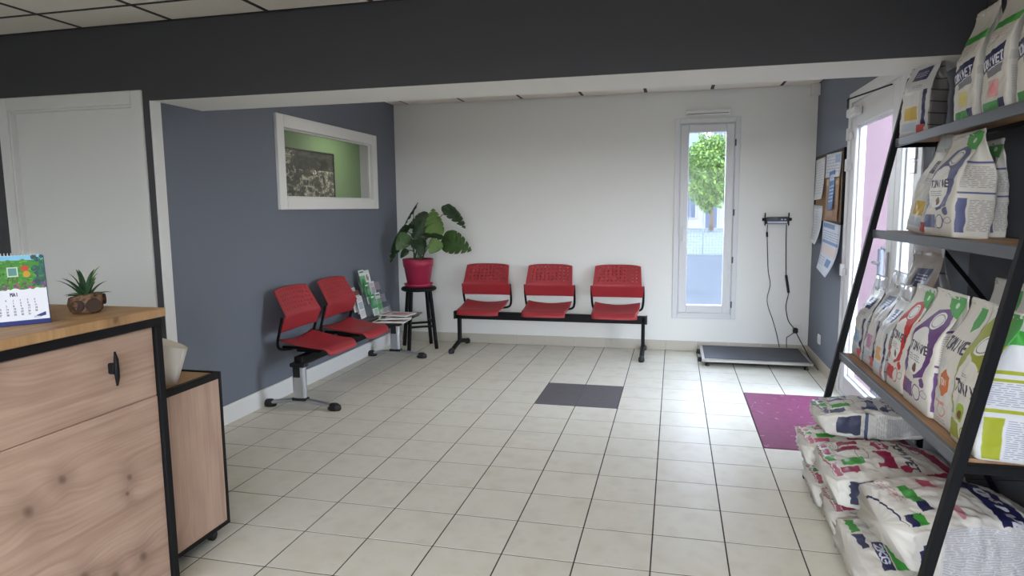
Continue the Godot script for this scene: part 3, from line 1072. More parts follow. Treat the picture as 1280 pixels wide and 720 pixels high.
func add_seat(b: Node3D, x: float, sm: Mesh, bm: Mesh):
	var s := mi(b, "seat", sm, mats["red_plastic"], Vector3(x, 0, 0))
	var st := S()
	cbox(st, Vector3(0, 0.392, 0.0), Vector3(0.30, 0.03, 0.20), 0.006)
	cbox(st, Vector3(-0.15, 0.41, -0.04), Vector3(0.025, 0.02, 0.34), 0.004)
	cbox(st, Vector3(0.15, 0.41, -0.04), Vector3(0.025, 0.02, 0.34), 0.004)
	mi(s, "bracket", done(st), mats["black_metal"])
	var k := mi(b, "backrest", bm, mats["red_plastic"], Vector3(x, 0, 0))
	for sg in [-1.0, 1.0]:
		st = S(true)
		var pts := smooth_path([Vector3(sg * 0.16, 0.405, -0.12), Vector3(sg * 0.225, 0.41, -0.175), Vector3(sg * 0.246, 0.45, -0.188), Vector3(sg * 0.252, 0.54, -0.165), Vector3(sg * 0.25, 0.645, -0.14)], 4)
		tube(st, pts, 0.011, 8)
		mi(k, "support", done(st), mats["black_metal"])

func benches():
	var sm := seat_mesh()
	var bm := back_mesh()
	# row of three along the back wall, black legs
	var b := thing("beam_bench", "three red perforated seats on a black beam against the white wall", "bench", Vector3(-1.13, 0, -3.56))
	mi(b, "beam", box_mesh(Vector3(1.90, 0.075, 0.06), 0.006, Vector3(0, 0.342, 0)), mats["black_metal"])
	for x in [-0.955, 0.955]:
		mi(b, "end_cap", box_mesh(Vector3(0.016, 0.082, 0.066), 0.004), mats["black_plastic"], Vector3(x, 0.342, 0))
	for x in [-0.91, 0.925]:
		var st := S()
		bar(st, Vector3(x, 0.06, 0.0), Vector3(x, 0.375, 0.0), 0.032, 0.06, 0.008, Vector3.BACK)
		var lg := mi(b, "leg", done(st), mats["black_metal"])
		st = S(true)
		tube(st, smooth_path([Vector3(x, 0.022, 0.26), Vector3(x, 0.05, 0.14), Vector3(x, 0.072, 0.0), Vector3(x, 0.05, -0.14), Vector3(x, 0.022, -0.25)], 4), 0.022, 10)
		mi(lg, "foot_bar", done(st), mats["black_metal"])
		for z in [0.27, -0.255]:
			st = S(true)
			lathe(st, [Vector2(0.0, 0.0), Vector2(0.03, 0.0), Vector2(0.036, 0.012), Vector2(0.034, 0.034), Vector2(0.02, 0.048), Vector2(0.0, 0.05)], 14, Vector3(x, 0, z), Vector2(0.8, 1.25))
			mi(lg, "foot_pad", done(st), mats["black_plastic"])
	for x in [-0.662, -0.008, 0.666]:
		add_seat(b, x, sm, bm)
	# pair of seats and a table along the slate wall, aluminium legs
	var c := thing("beam_bench", "two red perforated seats and a small table on silver legs by the slate wall", "bench", Vector3(-2.52, 0, -2.2), PI / 2)
	mi(c, "beam", box_mesh(Vector3(1.74, 0.07, 0.06), 0.006, Vector3(0.01, 0.344, 0)), mats["black_metal"])
	for x in [-0.845, 0.845]:
		var st := S(true)
		var prof := []
		for k in 20:
			var a := TAU * k / 20.0
			prof.append(Vector2(pow(absf(cos(a)), 0.6) * signf(cos(a)) * 0.026, pow(absf(sin(a)), 0.6) * signf(sin(a)) * 0.05))
		for k in 20:
			var p: Vector2 = prof[k]
			var q: Vector2 = prof[(k + 1) % 20]
			quad(st, Vector3(x + p.x, 0.075, p.y), Vector3(x + q.x, 0.075, q.y), Vector3(x + q.x, 0.33, q.y), Vector3(x + p.x, 0.33, p.y))
		var lg := mi(c, "leg", done(st), mats["silver"])
		mi(lg, "collar", box_mesh(Vector3(0.062, 0.022, 0.112), 0.006), mats["black_plastic"], Vector3(x, 0.068, 0))
		mi(lg, "collar", box_mesh(Vector3(0.066, 0.03, 0.116), 0.006), mats["black_plastic"], Vector3(x, 0.318, 0))
		mi(lg, "insert", box_mesh(Vector3(0.006, 0.08, 0.055), 0.002), mats["black_plastic"], Vector3(x - 0.026, 0.27, -0.008))
		st = S(true)
		tube(st, smooth_path([Vector3(x, 0.026, 0.26), Vector3(x, 0.048, 0.14), Vector3(x, 0.058, 0.0), Vector3(x, 0.048, -0.14), Vector3(x, 0.026, -0.25)], 4), 0.026, 12, true, 0.55)
		mi(lg, "foot_bar", done(st), mats["silver"])
		for z in [0.265, -0.25]:
			st = S(true)
			lathe(st, [Vector2(0.0, 0.0), Vector2(0.034, 0.0), Vector2(0.04, 0.012), Vector2(0.038, 0.034), Vector2(0.022, 0.05), Vector2(0.0, 0.053)], 14, Vector3(x, 0, z), Vector2(0.85, 1.3))
			mi(lg, "foot_pad", done(st), mats["black_plastic"])
	for x in [-0.56, 0.05]:
		add_seat(c, x, sm, bm)
	var tp := mi(c, "table_top", box_mesh(Vector3(0.52, 0.018, 0.46), 0.006, Vector3(0.6, 0.415, 0.02)), mats["black_plastic"])
	mi(tp, "bracket", box_mesh(Vector3(0.3, 0.028, 0.2), 0.004, Vector3(0.6, 0.392, 0.0)), mats["black_metal"])

# ------------------------------------------------------------------ stool, plant, leaflets, magazines
func corner_things():
	stool()
	plant()
	leaflets()

func stool():
	var c := Vector3(-2.45, 0, -3.505)
	var t := thing("stool", "round black wooden stool carrying the potted plant in the corner", "stool", c, deg_to_rad(-13.0))
	mi(t, "seat", lathe_mesh([Vector2(0, 0.592), Vector2(0.165, 0.592), Vector2(0.178, 0.600), Vector2(0.178, 0.618), Vector2(0.168, 0.628), Vector2(0, 0.628)], 32), mats["black_metal"])
	for k in 4:
		var a := PI / 2 * k
		var d := Vector3(cos(a), 0, sin(a))
		var st := S()
		bar(st, d * 0.2 + Vector3(0, 0.001, 0), d * 0.135 + Vector3(0, 0.594, 0), 0.032, 0.032, 0.006, d.cross(Vector3.UP))
		mi(t, "leg", done(st), mats["black_metal"])
		var y := 0.235 if k % 2 == 0 else 0.27
		var e := Vector3(cos(a + PI / 2), 0, sin(a + PI / 2))
		var r := 0.2 - 0.065 * (y / 0.6)
		st = S()
		bar(st, d * r + Vector3(0, y, 0), e * r + Vector3(0, y, 0), 0.026, 0.02, 0.004)
		mi(t, "rung", done(st), mats["black_metal"])

func leaf_mesh(cuts: int) -> ArrayMesh:
	# unit leaf: base at the origin, tip at +z, upper side +y
	var st := S(true)
	var n := 60
	var half := func(t: float) -> float:
		var w := 0.50 * pow(sin(PI * pow(clampf(t + 0.0, 0.0, 1.0), 0.55)), 0.7)
		if cuts > 0 and t > 0.18 and t < 0.9:
			var ph := fposmod((t - 0.18) * cuts / 0.72, 1.0)
			if ph > 0.78:
				w *= 0.24
		return maxf(w, 0.004)
	for sg in [-1.0, 1.0]:
		for i in n:
			var t0 := float(i) / n
			var t1 := float(i + 1) / n
			for j in 4:
				var q := []
				var uv := []
				for e in [[t0, j], [t1, j], [t1, j + 1], [t0, j + 1]]:
					var t: float = e[0]
					var s: float = e[1] / 4.0
					var w: float = half.call(t) * s
					# lobes run back at the base and forward at the tip
					var z := t - 0.16 * s * s * (1.0 - t) * 2.0 + 0.10 * s * t * (1.0 - t)
					var y := 0.20 * w - 0.55 * w * w - 0.16 * t * t + 0.012 * sin(t * 40.0) * s
					q.append(Vector3(sg * w, y, z))
					uv.append(Vector2(0.5 + sg * w, t))
				if sg > 0:
					quad(st, q[0], q[1], q[2], q[3], uv[0], uv[1], uv[2], uv[3])
				else:
					quad(st, q[3], q[2], q[1], q[0], uv[3], uv[2], uv[1], uv[0])
	return done(st)

func plant():
	var base := Vector3(-2.45, 0.628, -3.505)
	var t := thing("potted_plant", "split-leaf house plant in a raspberry red pot on the black stool", "plant", base)
	var pm := mat("raspberry", rgb(170, 42, 74), 0.42)
	mi(t, "saucer", lathe_mesh([Vector2(0, 0), Vector2(0.125, 0), Vector2(0.15, 0.036), Vector2(0.143, 0.036), Vector2(0.122, 0.006), Vector2(0, 0.006)], 32), pm)
	var pot := mi(t, "pot", lathe_mesh([Vector2(0, 0.008), Vector2(0.105, 0.008), Vector2(0.109, 0.014), Vector2(0.143, 0.205), Vector2(0.15, 0.208), Vector2(0.157, 0.284), Vector2(0.149, 0.285), Vector2(0.138, 0.24), Vector2(0, 0.24)], 36), pm)
	mi(pot, "soil", lathe_mesh([Vector2(0.139, 0.250), Vector2(0.07, 0.258), Vector2(0, 0.262)], 24), mat("soil", rgb(52, 40, 32), 0.95))
	var greens := [mat("leaf_dark", rgb(38, 62, 34), 0.42), mat("leaf_mid", rgb(62, 92, 44), 0.42), mat("leaf_light", rgb(92, 124, 54), 0.42)]
	for g in greens:
		g.backlight_enabled = true
		g.backlight = Color(0.12, 0.18, 0.05)
	var whole := leaf_mesh(0)
	var split := leaf_mesh(4)
	var L := [
		[Vector3(-2.245, 1.202, -3.450), Vector3(-2.274, 1.425, -3.500), 1.0, 2, 1, 0.9],
		[Vector3(-2.100, 1.40, -3.500), Vector3(-1.909, 1.245, -3.420), 0.75, 0, 1, 0.35],
		[Vector3(-2.087, 1.100, -3.420), Vector3(-1.849, 1.020, -3.330), 1.05, 1, 1, 0.95],
		[Vector3(-2.376, 1.317, -3.550), Vector3(-2.510, 1.275, -3.480), 1.2, 0, 1, 0.8],
		[Vector3(-2.533, 1.403, -3.620), Vector3(-2.70, 1.175, -3.580), 0.5, 0, 1, 0.1],
		[Vector3(-2.690, 1.105, -3.600), Vector3(-2.77, 0.885, -3.500), 0.7, 0, 1, 0.2],
		[Vector3(-2.534, 1.125, -3.400), Vector3(-2.604, 1.015, -3.330), 1.3, 1, 0, 0.9],
		[Vector3(-2.359, 1.223, -3.450), Vector3(-2.454, 1.042, -3.350), 1.0, 0, 1, 0.7],
		[Vector3(-2.182, 1.079, -3.330), Vector3(-2.236, 0.985, -3.270), 1.35, 2, 0, 0.9],
		[Vector3(-2.265, 1.167, -3.420), Vector3(-2.043, 1.115, -3.360), 0.75, 0, 1, 0.25],
		[Vector3(-2.456, 1.285, -3.580), Vector3(-2.610, 1.222, -3.530), 1.0, 0, 1, 0.4],
		[Vector3(-2.530, 0.997, -3.380), Vector3(-2.571, 0.935, -3.340), 1.1, 0, 0, 0.5],
		[Vector3(-2.381, 1.083, -3.380), Vector3(-2.331, 0.973, -3.320), 1.2, 0, 0, 0.7],
		[Vector3(-2.610, 1.21, -3.560), Vector3(-2.70, 1.09, -3.500), 0.8, 0, 0, 0.35]]
	var eye := Vector3(0.07, 1.41, 2.8)
	var st: SurfaceTool
	for k in L.size():
		var e: Array = L[k]
		var a: Vector3 = e[0]
		var b: Vector3 = e[1]
		var ln := a.distance_to(b)
		var z := (b - a) / ln
		# the upper side looks partly up and partly into the room
		var up: Vector3 = Vector3.UP.lerp((eye - a).normalized(), e[5])
		var y := (up - z * up.dot(z)).normalized()
		var x := y.cross(z)
		var o := mi(t, "leaf", split if e[4] == 1 else whole, greens[e[3]])
		o.transform = Transform3D(Basis(x * ln * e[2] * 0.84, y * ln, z * ln), a - base)
		st = S(true)
		var an := k * 2.4
		var foot := Vector3(cos(an) * 0.05, 0.25, sin(an) * 0.05)
		var top := a - base
		var mid := foot.lerp(top, 0.55) + Vector3(0, 0.05, 0) - Vector3(top.x, 0, top.z) * 0.18
		tube(st, smooth_path([foot, mid, top], 5), [0.006, 0.006, 0.006, 0.0055, 0.005, 0.005, 0.005, 0.0045, 0.004, 0.0035, 0.003], 6)
		mi(t, "stem", done(st), mat("stem", rgb(70, 98, 52), 0.5))

func slab(w: float, h: float, th: float, m: Material, parent: Node, called: String, at: Vector3, bs: Basis) -> MeshInstance3D:
	# thin upright sheet with its front (+z) showing the print; UVs cover the front
	var st := S()
	quad(st, Vector3(-w / 2, 0, th / 2), Vector3(-w / 2, h, th / 2), Vector3(w / 2, h, th / 2), Vector3(w / 2, 0, th / 2), Vector2(0, 1), Vector2(0, 0), Vector2(1, 0), Vector2(1, 1))
	quad(st, Vector3(w / 2, 0, -th / 2), Vector3(w / 2, h, -th / 2), Vector3(-w / 2, h, -th / 2), Vector3(-w / 2, 0, -th / 2), Vector2(0.02, 0.98), Vector2(0.02, 0.02), Vector2(0.04, 0.02), Vector2(0.04, 0.98))
	for q in [[-1, 0], [1, 0]]:
		var x: float = q[0] * w / 2
		quad(st, Vector3(x, 0, -th / 2), Vector3(x, h, -th / 2), Vector3(x, h, th / 2), Vector3(x, 0, th / 2), Vector2(0.02, 0.98), Vector2(0.02, 0.02), Vector2(0.03, 0.02), Vector2(0.03, 0.98))
	for y in [0.0, h]:
		quad(st, Vector3(-w / 2, y, -th / 2), Vector3(w / 2, y, -th / 2), Vector3(w / 2, y, th / 2), Vector3(-w / 2, y, th / 2), Vector2(0.02, 0.98), Vector2(0.02, 0.02), Vector2(0.03, 0.02), Vector2(0.03, 0.98))
	var o := mi(parent, called, done(st), m, at)
	o.basis = bs
	return o

func leaflet_image(k: int) -> Image:
	var im := canvas(64, 128, rgb(238, 238, 236))
	var greens := [rgb(70, 150, 96), rgb(120, 182, 130), rgb(40, 120, 72)]
	match k:
		0:
			im.fill(greens[1])
			drect(im, 0, 0, 64, 34, rgb(232, 236, 230))
			drect(im, 6, 8, 52, 8, greens[2])
			dell(im, Vector2(32, 78), 22, 26, greens[0])
			dlines(im, 8, 108, 48, 3, 5, rgb(236, 240, 236), 3)
		1:
			drect(im, 0, 0, 64, 16, rgb(214, 224, 214))
			dell(im, Vector2(28, 44), 17, 20, rgb(150, 142, 130))
			dell(im, Vector2(36, 34), 8, 8, rgb(208, 190, 170))
			dlines(im, 8, 76, 48, 8, 6, rgb(150, 152, 156), 4)
		2:
			im.fill(greens[0])
			drect(im, 0, 84, 64, 44, rgb(228, 238, 230))
			drect(im, 8, 12, 40, 9, rgb(240, 244, 240))
			dell(im, Vector2(34, 54), 20, 18, greens[1])
			dlines(im, 8, 92, 44, 5, 6, greens[2], 5)
		3:
			dlines(im, 6, 8, 52, 3, 7, rgb(90, 110, 150), 6)
			drect(im, 6, 34, 52, 40, rgb(176, 184, 196))
			dlines(im, 6, 84, 52, 6, 6, rgb(140, 144, 150), 7)
		4:
			im.fill(rgb(206, 208, 206))
			drect(im, 0, 0, 64, 26, rgb(120, 76, 60))
			dell(im, Vector2(32, 66), 20, 22, rgb(168, 120, 84))
			dlines(im, 8, 100, 48, 4, 6, rgb(110, 100, 96), 8)
	return im

func leaflets():
	# wire rack with leaflets in tiers, standing at the wall side of the table
	var tilt := Basis(Vector3.UP, PI / 2) * Basis(Vector3.RIGHT, -0.22)
	var rack := thing("leaflet_rack", "tiered leaflet rack with green leaflets on the table by the plant stool", "rack", Vector3(-2.62, 0.425, -2.88))
	var clear := mat("acrylic", Color(0.9, 0.94, 0.94, 0.1), 0.05)
	clear.transparency = BaseMaterial3D.TRANSPARENCY_ALPHA
	mi(rack, "base", box_mesh(Vector3(0.20, 0.006, 0.24), 0.002, Vector3(0, 0.003, 0)), clear)
	for k in 3:
		mi(rack, "pocket", box_mesh(Vector3(0.004, 0.075, 0.24), 0.001), clear, Vector3(0.085 - k * 0.055, 0.045 + k * 0.115, 0), Vector3(0, 0, 0.22))
	mi(rack, "back_plate", box_mesh(Vector3(0.004, 0.34, 0.24), 0.001), clear, Vector3(-0.083, 0.175, 0), Vector3(0, 0, 0.22))
	var lab := [
		["green leaflet standing tallest in the tiered rack", 0, -0.085, 0.235, 0.055],
		["white leaflet with an animal picture beside the tallest green one", 1, -0.088, 0.225, -0.055],
		["green leaflet in the middle tier of the rack, near the seats", 2, -0.035, 0.120, 0.055],
		["white leaflet in the middle tier of the rack, near the stool", 3, -0.038, 0.118, -0.055],
		["green leaflet in the lowest tier of the rack, near the seats", 2, 0.018, 0.012, 0.052],
		["pale green leaflet in the lowest tier of the rack, near the stool", 0, 0.016, 0.012, -0.055]]
	for e in lab:
		var o := slab(0.1, 0.2, 0.006, tmat("leaflet%d" % e[1], leaflet_image(e[1]), 0.4), self, "leaflet", Vector3(-2.62 + e[2], 0.425 + e[3], -2.88 + e[4]), tilt)
		tag(o, e[0], "leaflet", "leaflets in the tiered rack")
	# loose upright bunch of pale papers nearer the seats
	var h := thing("paper_holder", "small grey paper holder beside the second red seat's back", "holder", Vector3(-2.63, 0.425, -2.62))
	mi(h, "base", box_mesh(Vector3(0.17, 0.008, 0.18), 0.002, Vector3(0, 0.004, 0)), mats["grey_metal"])
	mi(h, "back_plate", box_mesh(Vector3(0.004, 0.2, 0.18), 0.001), mats["grey_metal"], Vector3(-0.07, 0.1, 0), Vector3(0, 0, 0.22))
	var l2 := [
		["white folded paper at the back of the grey holder", 3, -0.045, 0.07, 0.03, 0.22],
		["brown and grey booklet standing in the grey holder", 4, -0.035, 0.05, -0.02, 0.21],
		["white paper with a grey picture in front of the grey holder", 3, 0.0, 0.01, 0.0, 0.2]]
	for e in l2:
		var o := slab(0.13, e[5], 0.006, tmat("leaflet%d" % e[1], leaflet_image(e[1]), 0.4), self, "paper", Vector3(-2.63 + e[2], 0.434 + e[3], -2.62 + e[4]), Basis(Vector3.UP, PI / 2 + 0.12) * Basis(Vector3.RIGHT, -0.22))
		tag(o, e[0], "paper", "papers in the grey holder")
	# magazines spread over the table
	var cols := [[rgb(226, 224, 220), rgb(120, 70, 52)], [rgb(186, 96, 66), rgb(238, 228, 214)], [rgb(232, 230, 224), rgb(70, 110, 92)], [rgb(96, 84, 80), rgb(222, 214, 200)], [rgb(238, 236, 232), rgb(176, 70, 60)]]
	var where := [[-2.36, -2.62, 0.1], [-2.40, -2.88, -0.2], [-2.36, -2.70, 0.35], [-2.34, -2.84, 0.05], [-2.38, -2.78, -0.12]]
	var labs := ["white magazine at the near edge of the small table", "orange-brown magazine in the table's pile", "white and green magazine in the table's pile", "dark magazine near the top of the table's pile", "white magazine lying on top of the table's pile"]
	for k in 5:
		var im := canvas(96, 128, cols[k][0])
		drect(im, 6, 8, 84, 18, cols[k][1])
		dell(im, Vector2(50, 76), 30, 34, (cols[k][1] as Color).lerp(cols[k][0], 0.4))
		dlines(im, 8, 112, 60, 2, 6, rgb(60, 60, 60), k)
		var o := slab(0.21, 0.29, 0.008, tmat("magazine%d" % k, im, 0.3), self, "magazine", Vector3.ZERO, Basis.IDENTITY)
		var bs: Basis = Basis(Vector3.UP, PI / 2 + where[k][2]) * Basis(Vector3.RIGHT, -PI / 2)
		o.transform = Transform3D(bs, Vector3(where[k][0], 0.4285 + 0.0085 * k, where[k][1]) - bs * Vector3(0, 0.145, 0))
		tag(o, labs[k], "magazine", "magazines on the small table")

# ------------------------------------------------------------------ animal scale, wall display, cables, sockets
func cable(parent: Node, called: String, pts: Array, r := 0.004) -> MeshInstance3D:
	var st := S(true)
	tube(st, smooth_path(pts, 6), r, 7)
	return mi(parent, called, done(st), mats["black_plastic"])

func scale_things():
	var t := thing("floor_scale", "low steel floor scale with a dark rubber top under the wall display", "scale", Vector3(0.785, 0, -3.515))
	var w := 0.92
	var d := 0.62
	var st := S()
	frame4(st, 2, 0.0, -w / 2, w / 2, -d / 2, d / 2, 0.03, 0.028, 0.004)
	mi(t, "frame", done(st), mats["steel"], Vector3(0, 0.055, 0), Vector3(PI / 2, 0, 0))
	var rm := tmat("ribbed_rubber", mottled(128, 128, 19, 0.08, [rgb(50, 52, 58), rgb(60, 62, 70), rgb(56, 58, 64)]), 0.55, Vector3(3, 3, 1))
	mi(t, "rubber_top", box_mesh(Vector3(w - 0.05, 0.02, d - 0.05), 0.004, Vector3(0, 0.062, 0)), rm)
	mi(t, "rim", box_mesh(Vector3(w - 0.012, 0.004, 0.02), 0.001, Vector3(0, 0.071, -d / 2 + 0.012)), mats["steel"])
	mi(t, "under_tray", box_mesh(Vector3(w - 0.09, 0.018, d - 0.09), 0.003, Vector3(0, 0.034, 0)), mats["black_metal"])
	for sx in [-1.0, 1.0]:
		for sz in [-1.0, 1.0]:
			st = S(true)
			lathe(st, [Vector2(0, 0), Vector2(0.018, 0), Vector2(0.02, 0.01), Vector2(0.012, 0.016), Vector2(0.012, 0.044), Vector2(0, 0.044)], 12, Vector3(sx * (w / 2 - 0.05), 0, sz * (d / 2 - 0.04)))
			mi(t, "foot", done(st), mats["black_plastic"])
	for z in [0.22, -0.12]:
		st = S(true)
		tube(st, [Vector3(-w / 2 - 0.03, 0.045, z), Vector3(-w / 2, 0.045, z)], 0.022, 14)
		mi(t, "wheel", done(st), mats["black_plastic"])

	var s := thing("scale_display", "black weighing display in a wall bracket above the floor scale", "display", Vector3(0.992, 1.285, ZB))
	st = S()
	for sg in [-1.0, 1.0]:
		cbox(st, Vector3(sg * 0.103, 0.0, 0.035), Vector3(0.008, 0.12, 0.028), 0.003)
	cbox(st, Vector3(0, -0.005, 0.006), Vector3(0.205, 0.03, 0.012), 0.002)
	mi(s, "bracket", done(st), mats["black_metal"])
	for sg in [-1.0, 1.0]:
		st = S(true)
		tube(st, [Vector3(sg * 0.105, -0.002, 0.035), Vector3(sg * 0.128, -0.002, 0.035)], 0.014, 12)
		mi(s, "knob", done(st), mats["black_plastic"])
	var bd := mi(s, "body", box_mesh(Vector3(0.196, 0.062, 0.045), 0.006), mat("navy_case", rgb(32, 34, 52), 0.4), Vector3(0, -0.012, 0.042), Vector3(-0.15, 0, 0))
	mi(bd, "readout", box_mesh(Vector3(0.085, 0.026, 0.004), 0.001), mat("readout_glass", rgb(66, 74, 66), 0.2), Vector3(-0.035, 0.018, 0.0225))
	mi(bd, "key_strip", box_mesh(Vector3(0.17, 0.02, 0.004), 0.001), mat("key_strip", rgb(190, 194, 214), 0.35), Vector3(0.0, -0.02, 0.0225))
	for k in 2:
		mi(bd, "button", box_mesh(Vector3(0.018, 0.008, 0.004), 0.001), mats["pvc"], Vector3(0.04 + k * 0.028, 0.006, 0.023))
	var z := ZB + 0.008
	var c1 := cable(self, "signal_cable", [Vector3(0.912, 1.235, ZB + 0.03), Vector3(0.914, 1.15, z), Vector3(0.925, 0.95, z), Vector3(0.935, 0.80, z + 0.005), Vector3(0.957, 0.672, z), Vector3(0.936, 0.55, z), Vector3(0.945, 0.46, z + 0.004), Vector3(0.99, 0.335, z), Vector3(1.03, 0.2, z), Vector3(1.05, 0.108, z + 0.012), Vector3(1.055, 0.078, ZB + 0.045)], 0.0035)
	tag(c1, "thin wavy black cable hanging from the left of the wall display", "cable")
	st = S(true)
	tube(st, [Vector3(0.912, 1.165, z), Vector3(0.915, 1.12, z)], 0.009, 8)
	mi(c1, "ferrite", done(st), mats["black_plastic"])
	var c2 := cable(self, "power_cable", [Vector3(1.078, 1.235, ZB + 0.03), Vector3(1.082, 1.1, z), Vector3(1.095, 0.75, z), Vector3(1.112, 0.66, z), Vector3(1.122, 0.59, z), Vector3(1.105, 0.48, z), Vector3(1.112, 0.40, z), Vector3(1.135, 0.32, z), Vector3(1.185, 0.255, ZB + 0.025)], 0.0045)
	tag(c2, "black power cable with a slim adapter hanging from the right of the display", "cable")
	st = S(true)
	tube(st, smooth_path([Vector3(1.094, 0.76, z + 0.002), Vector3(1.108, 0.68, z + 0.002), Vector3(1.122, 0.595, z + 0.002)], 4), 0.012, 10)
	mi(c2, "adapter", done(st), mats["black_plastic"])
	var sk := thing("wall_socket", "white wall socket with a black plug near the corner above the scale", "socket", Vector3(1.205, 0.245, ZB))
	mi(sk, "plate", box_mesh(Vector3(0.085, 0.085, 0.01), 0.003, Vector3(0, 0, 0.005)), mats["white_paint"])
	mi(sk, "plug", box_mesh(Vector3(0.045, 0.05, 0.04), 0.01, Vector3(-0.012, -0.005, 0.028)), mats["black_plastic"])
	var c3 := cable(self, "floor_cable", [Vector3(1.20, 0.222, ZB + 0.034), Vector3(1.225, 0.17, ZB + 0.03), Vector3(1.262, 0.09, ZB + 0.12), Vector3(1.286, 0.02, ZB + 0.3), Vector3(1.29, 0.005, ZB + 0.6)], 0.0045)
	tag(c3, "black cable running from the wall plug down to the floor corner", "cable")
	var c4 := cable(self, "short_cable", [Vector3(1.185, 0.222, ZB + 0.03), Vector3(1.14, 0.18, z), Vector3(1.122, 0.165, z), Vector3(1.12, 0.112, z + 0.01), Vector3(1.12, 0.078, ZB + 0.045)], 0.0035)
	tag(c4, "short thin cable looping from the plug to the scale", "cable")
	var s2 := thing("wall_socket", "small white switch plate low on the slate wall beside the scale", "socket", Vector3(XR, 0.255, -3.34))
	mi(s2, "plate", box_mesh(Vector3(0.01, 0.085, 0.085), 0.003, Vector3(-0.005, 0, 0)), mats["white_paint"])
	mi(s2, "rocker", box_mesh(Vector3(0.006, 0.05, 0.05), 0.002, Vector3(-0.012, 0, 0)), mats["pvc"])

# ------------------------------------------------------------------ notice board with papers
func wall_paper(called: String, label: String, im: Image, key: String, z0: float, z1: float, y0: float, y1: float, off: float, roll: float, curl: float):
	# sheet on the right wall; left edge of the print is the far edge
	var w := z1 - z0
	var h := y1 - y0
	var st := S(true)
	sheet(st, func(u: float, v: float) -> Vector3:
		var lift := curl * pow(1.0 - v, 3.0) * (0.4 + 0.6 * u)
		return Vector3((u - 0.5) * w, (v - 1.0) * h, lift)
		, 6, 8, 0.0012)
	var o := mi(self, called, done(st), tmat(key, im, 0.6))
	o.transform = Transform3D(Basis(Vector3.UP, -PI / 2) * Basis(Vector3.BACK, roll), Vector3(XR - off, y1, (z0 + z1) / 2))
	tag(o, label, "paper", "papers on the notice board")

func board_things():
	var b := thing("notice_board", "brown notice board covered with papers on the slate wall", "notice board", Vector3(XR, 1.55, -3.215))
	var cork := tmat("cork", mottled(128, 128, 23, 0.12, [rgb(146, 114, 84), rgb(160, 128, 96), rgb(152, 120, 90)]), 0.9, Vector3(4, 4, 1))
	mi(b, "panel", box_mesh(Vector3(0.012, 0.56, 1.0), 0.0, Vector3(-0.007, 0, 0)), cork)
	var st := S()
	frame4(st, 0, -0.01, -0.515, 0.515, -0.29, 0.29, 0.02, 0.02, 0.003)
	mi(b, "frame", done(st), mats["black_metal"])
	var im := canvas(64, 96, rgb(222, 222, 220))
	dlines(im, 5, 8, 54, 13, 6, rgb(186, 188, 192), 1)
	wall_paper("notice", "white notice at the top left of the notice board", im, "notice0", -3.70, -3.33, 1.46, 1.81, 0.022, 0.02, 0.02)
	im = canvas(64, 48, rgb(214, 216, 218))
	dlines(im, 5, 6, 54, 6, 6, rgb(172, 176, 186), 2)
	drect(im, 40, 4, 20, 16, rgb(150, 170, 200))
	wall_paper("notice", "pale printed notice at the top right of the notice board", im, "notice1", -3.28, -2.76, 1.63, 1.82, 0.022, -0.02, 0.01)
	im = canvas(48, 64, rgb(164, 128, 96))
	drect(im, 0, 0, 48, 10, rgb(200, 160, 120))
	dell(im, Vector2(18, 26), 9, 8, rgb(222, 176, 140))
	drect(im, 28, 40, 16, 18, rgb(150, 104, 70))
	wall_paper("notice", "brown card with a photograph in the middle of the notice board", im, "notice2", -3.22, -2.78, 1.29, 1.62, 0.024, 0.0, 0.01)
	im = canvas(32, 64, rgb(92, 128, 178))
	drect(im, 4, 6, 24, 10, rgb(190, 206, 224))
	dlines(im, 4, 24, 24, 5, 6, rgb(210, 220, 232), 3)
	wall_paper("notice", "narrow blue leaflet pinned over the brown card", im, "notice3", -3.12, -2.92, 1.37, 1.68, 0.028, 0.05, 0.02)
	im = canvas(64, 96, rgb(216, 218, 220))
	dlines(im, 6, 8, 30, 12, 7, rgb(180, 186, 198), 4)
	wall_paper("notice", "white sheet hanging below the left of the notice board", im, "notice4", -3.72, -3.36, 1.08, 1.41, 0.02, -0.03, 0.05)
	im = canvas(96, 128, rgb(212, 216, 226))
	drect(im, 4, 4, 64, 12, rgb(120, 146, 186))
	dlines(im, 6, 24, 84, 4, 6, rgb(150, 160, 180), 5)
	drect(im, 4, 48, 88, 8, rgb(130, 152, 190))
	drect(im, 6, 62, 84, 22, rgb(226, 208, 202))
	drect(im, 50, 92, 30, 18, rgb(110, 140, 184))
	dlines(im, 6, 92, 38, 4, 6, rgb(150, 160, 180), 6)
	wall_paper("notice", "large white and blue sheet curling off below the notice board", im, "notice5", -3.30, -2.69, 0.87, 1.27, 0.022, -0.04, 0.09)

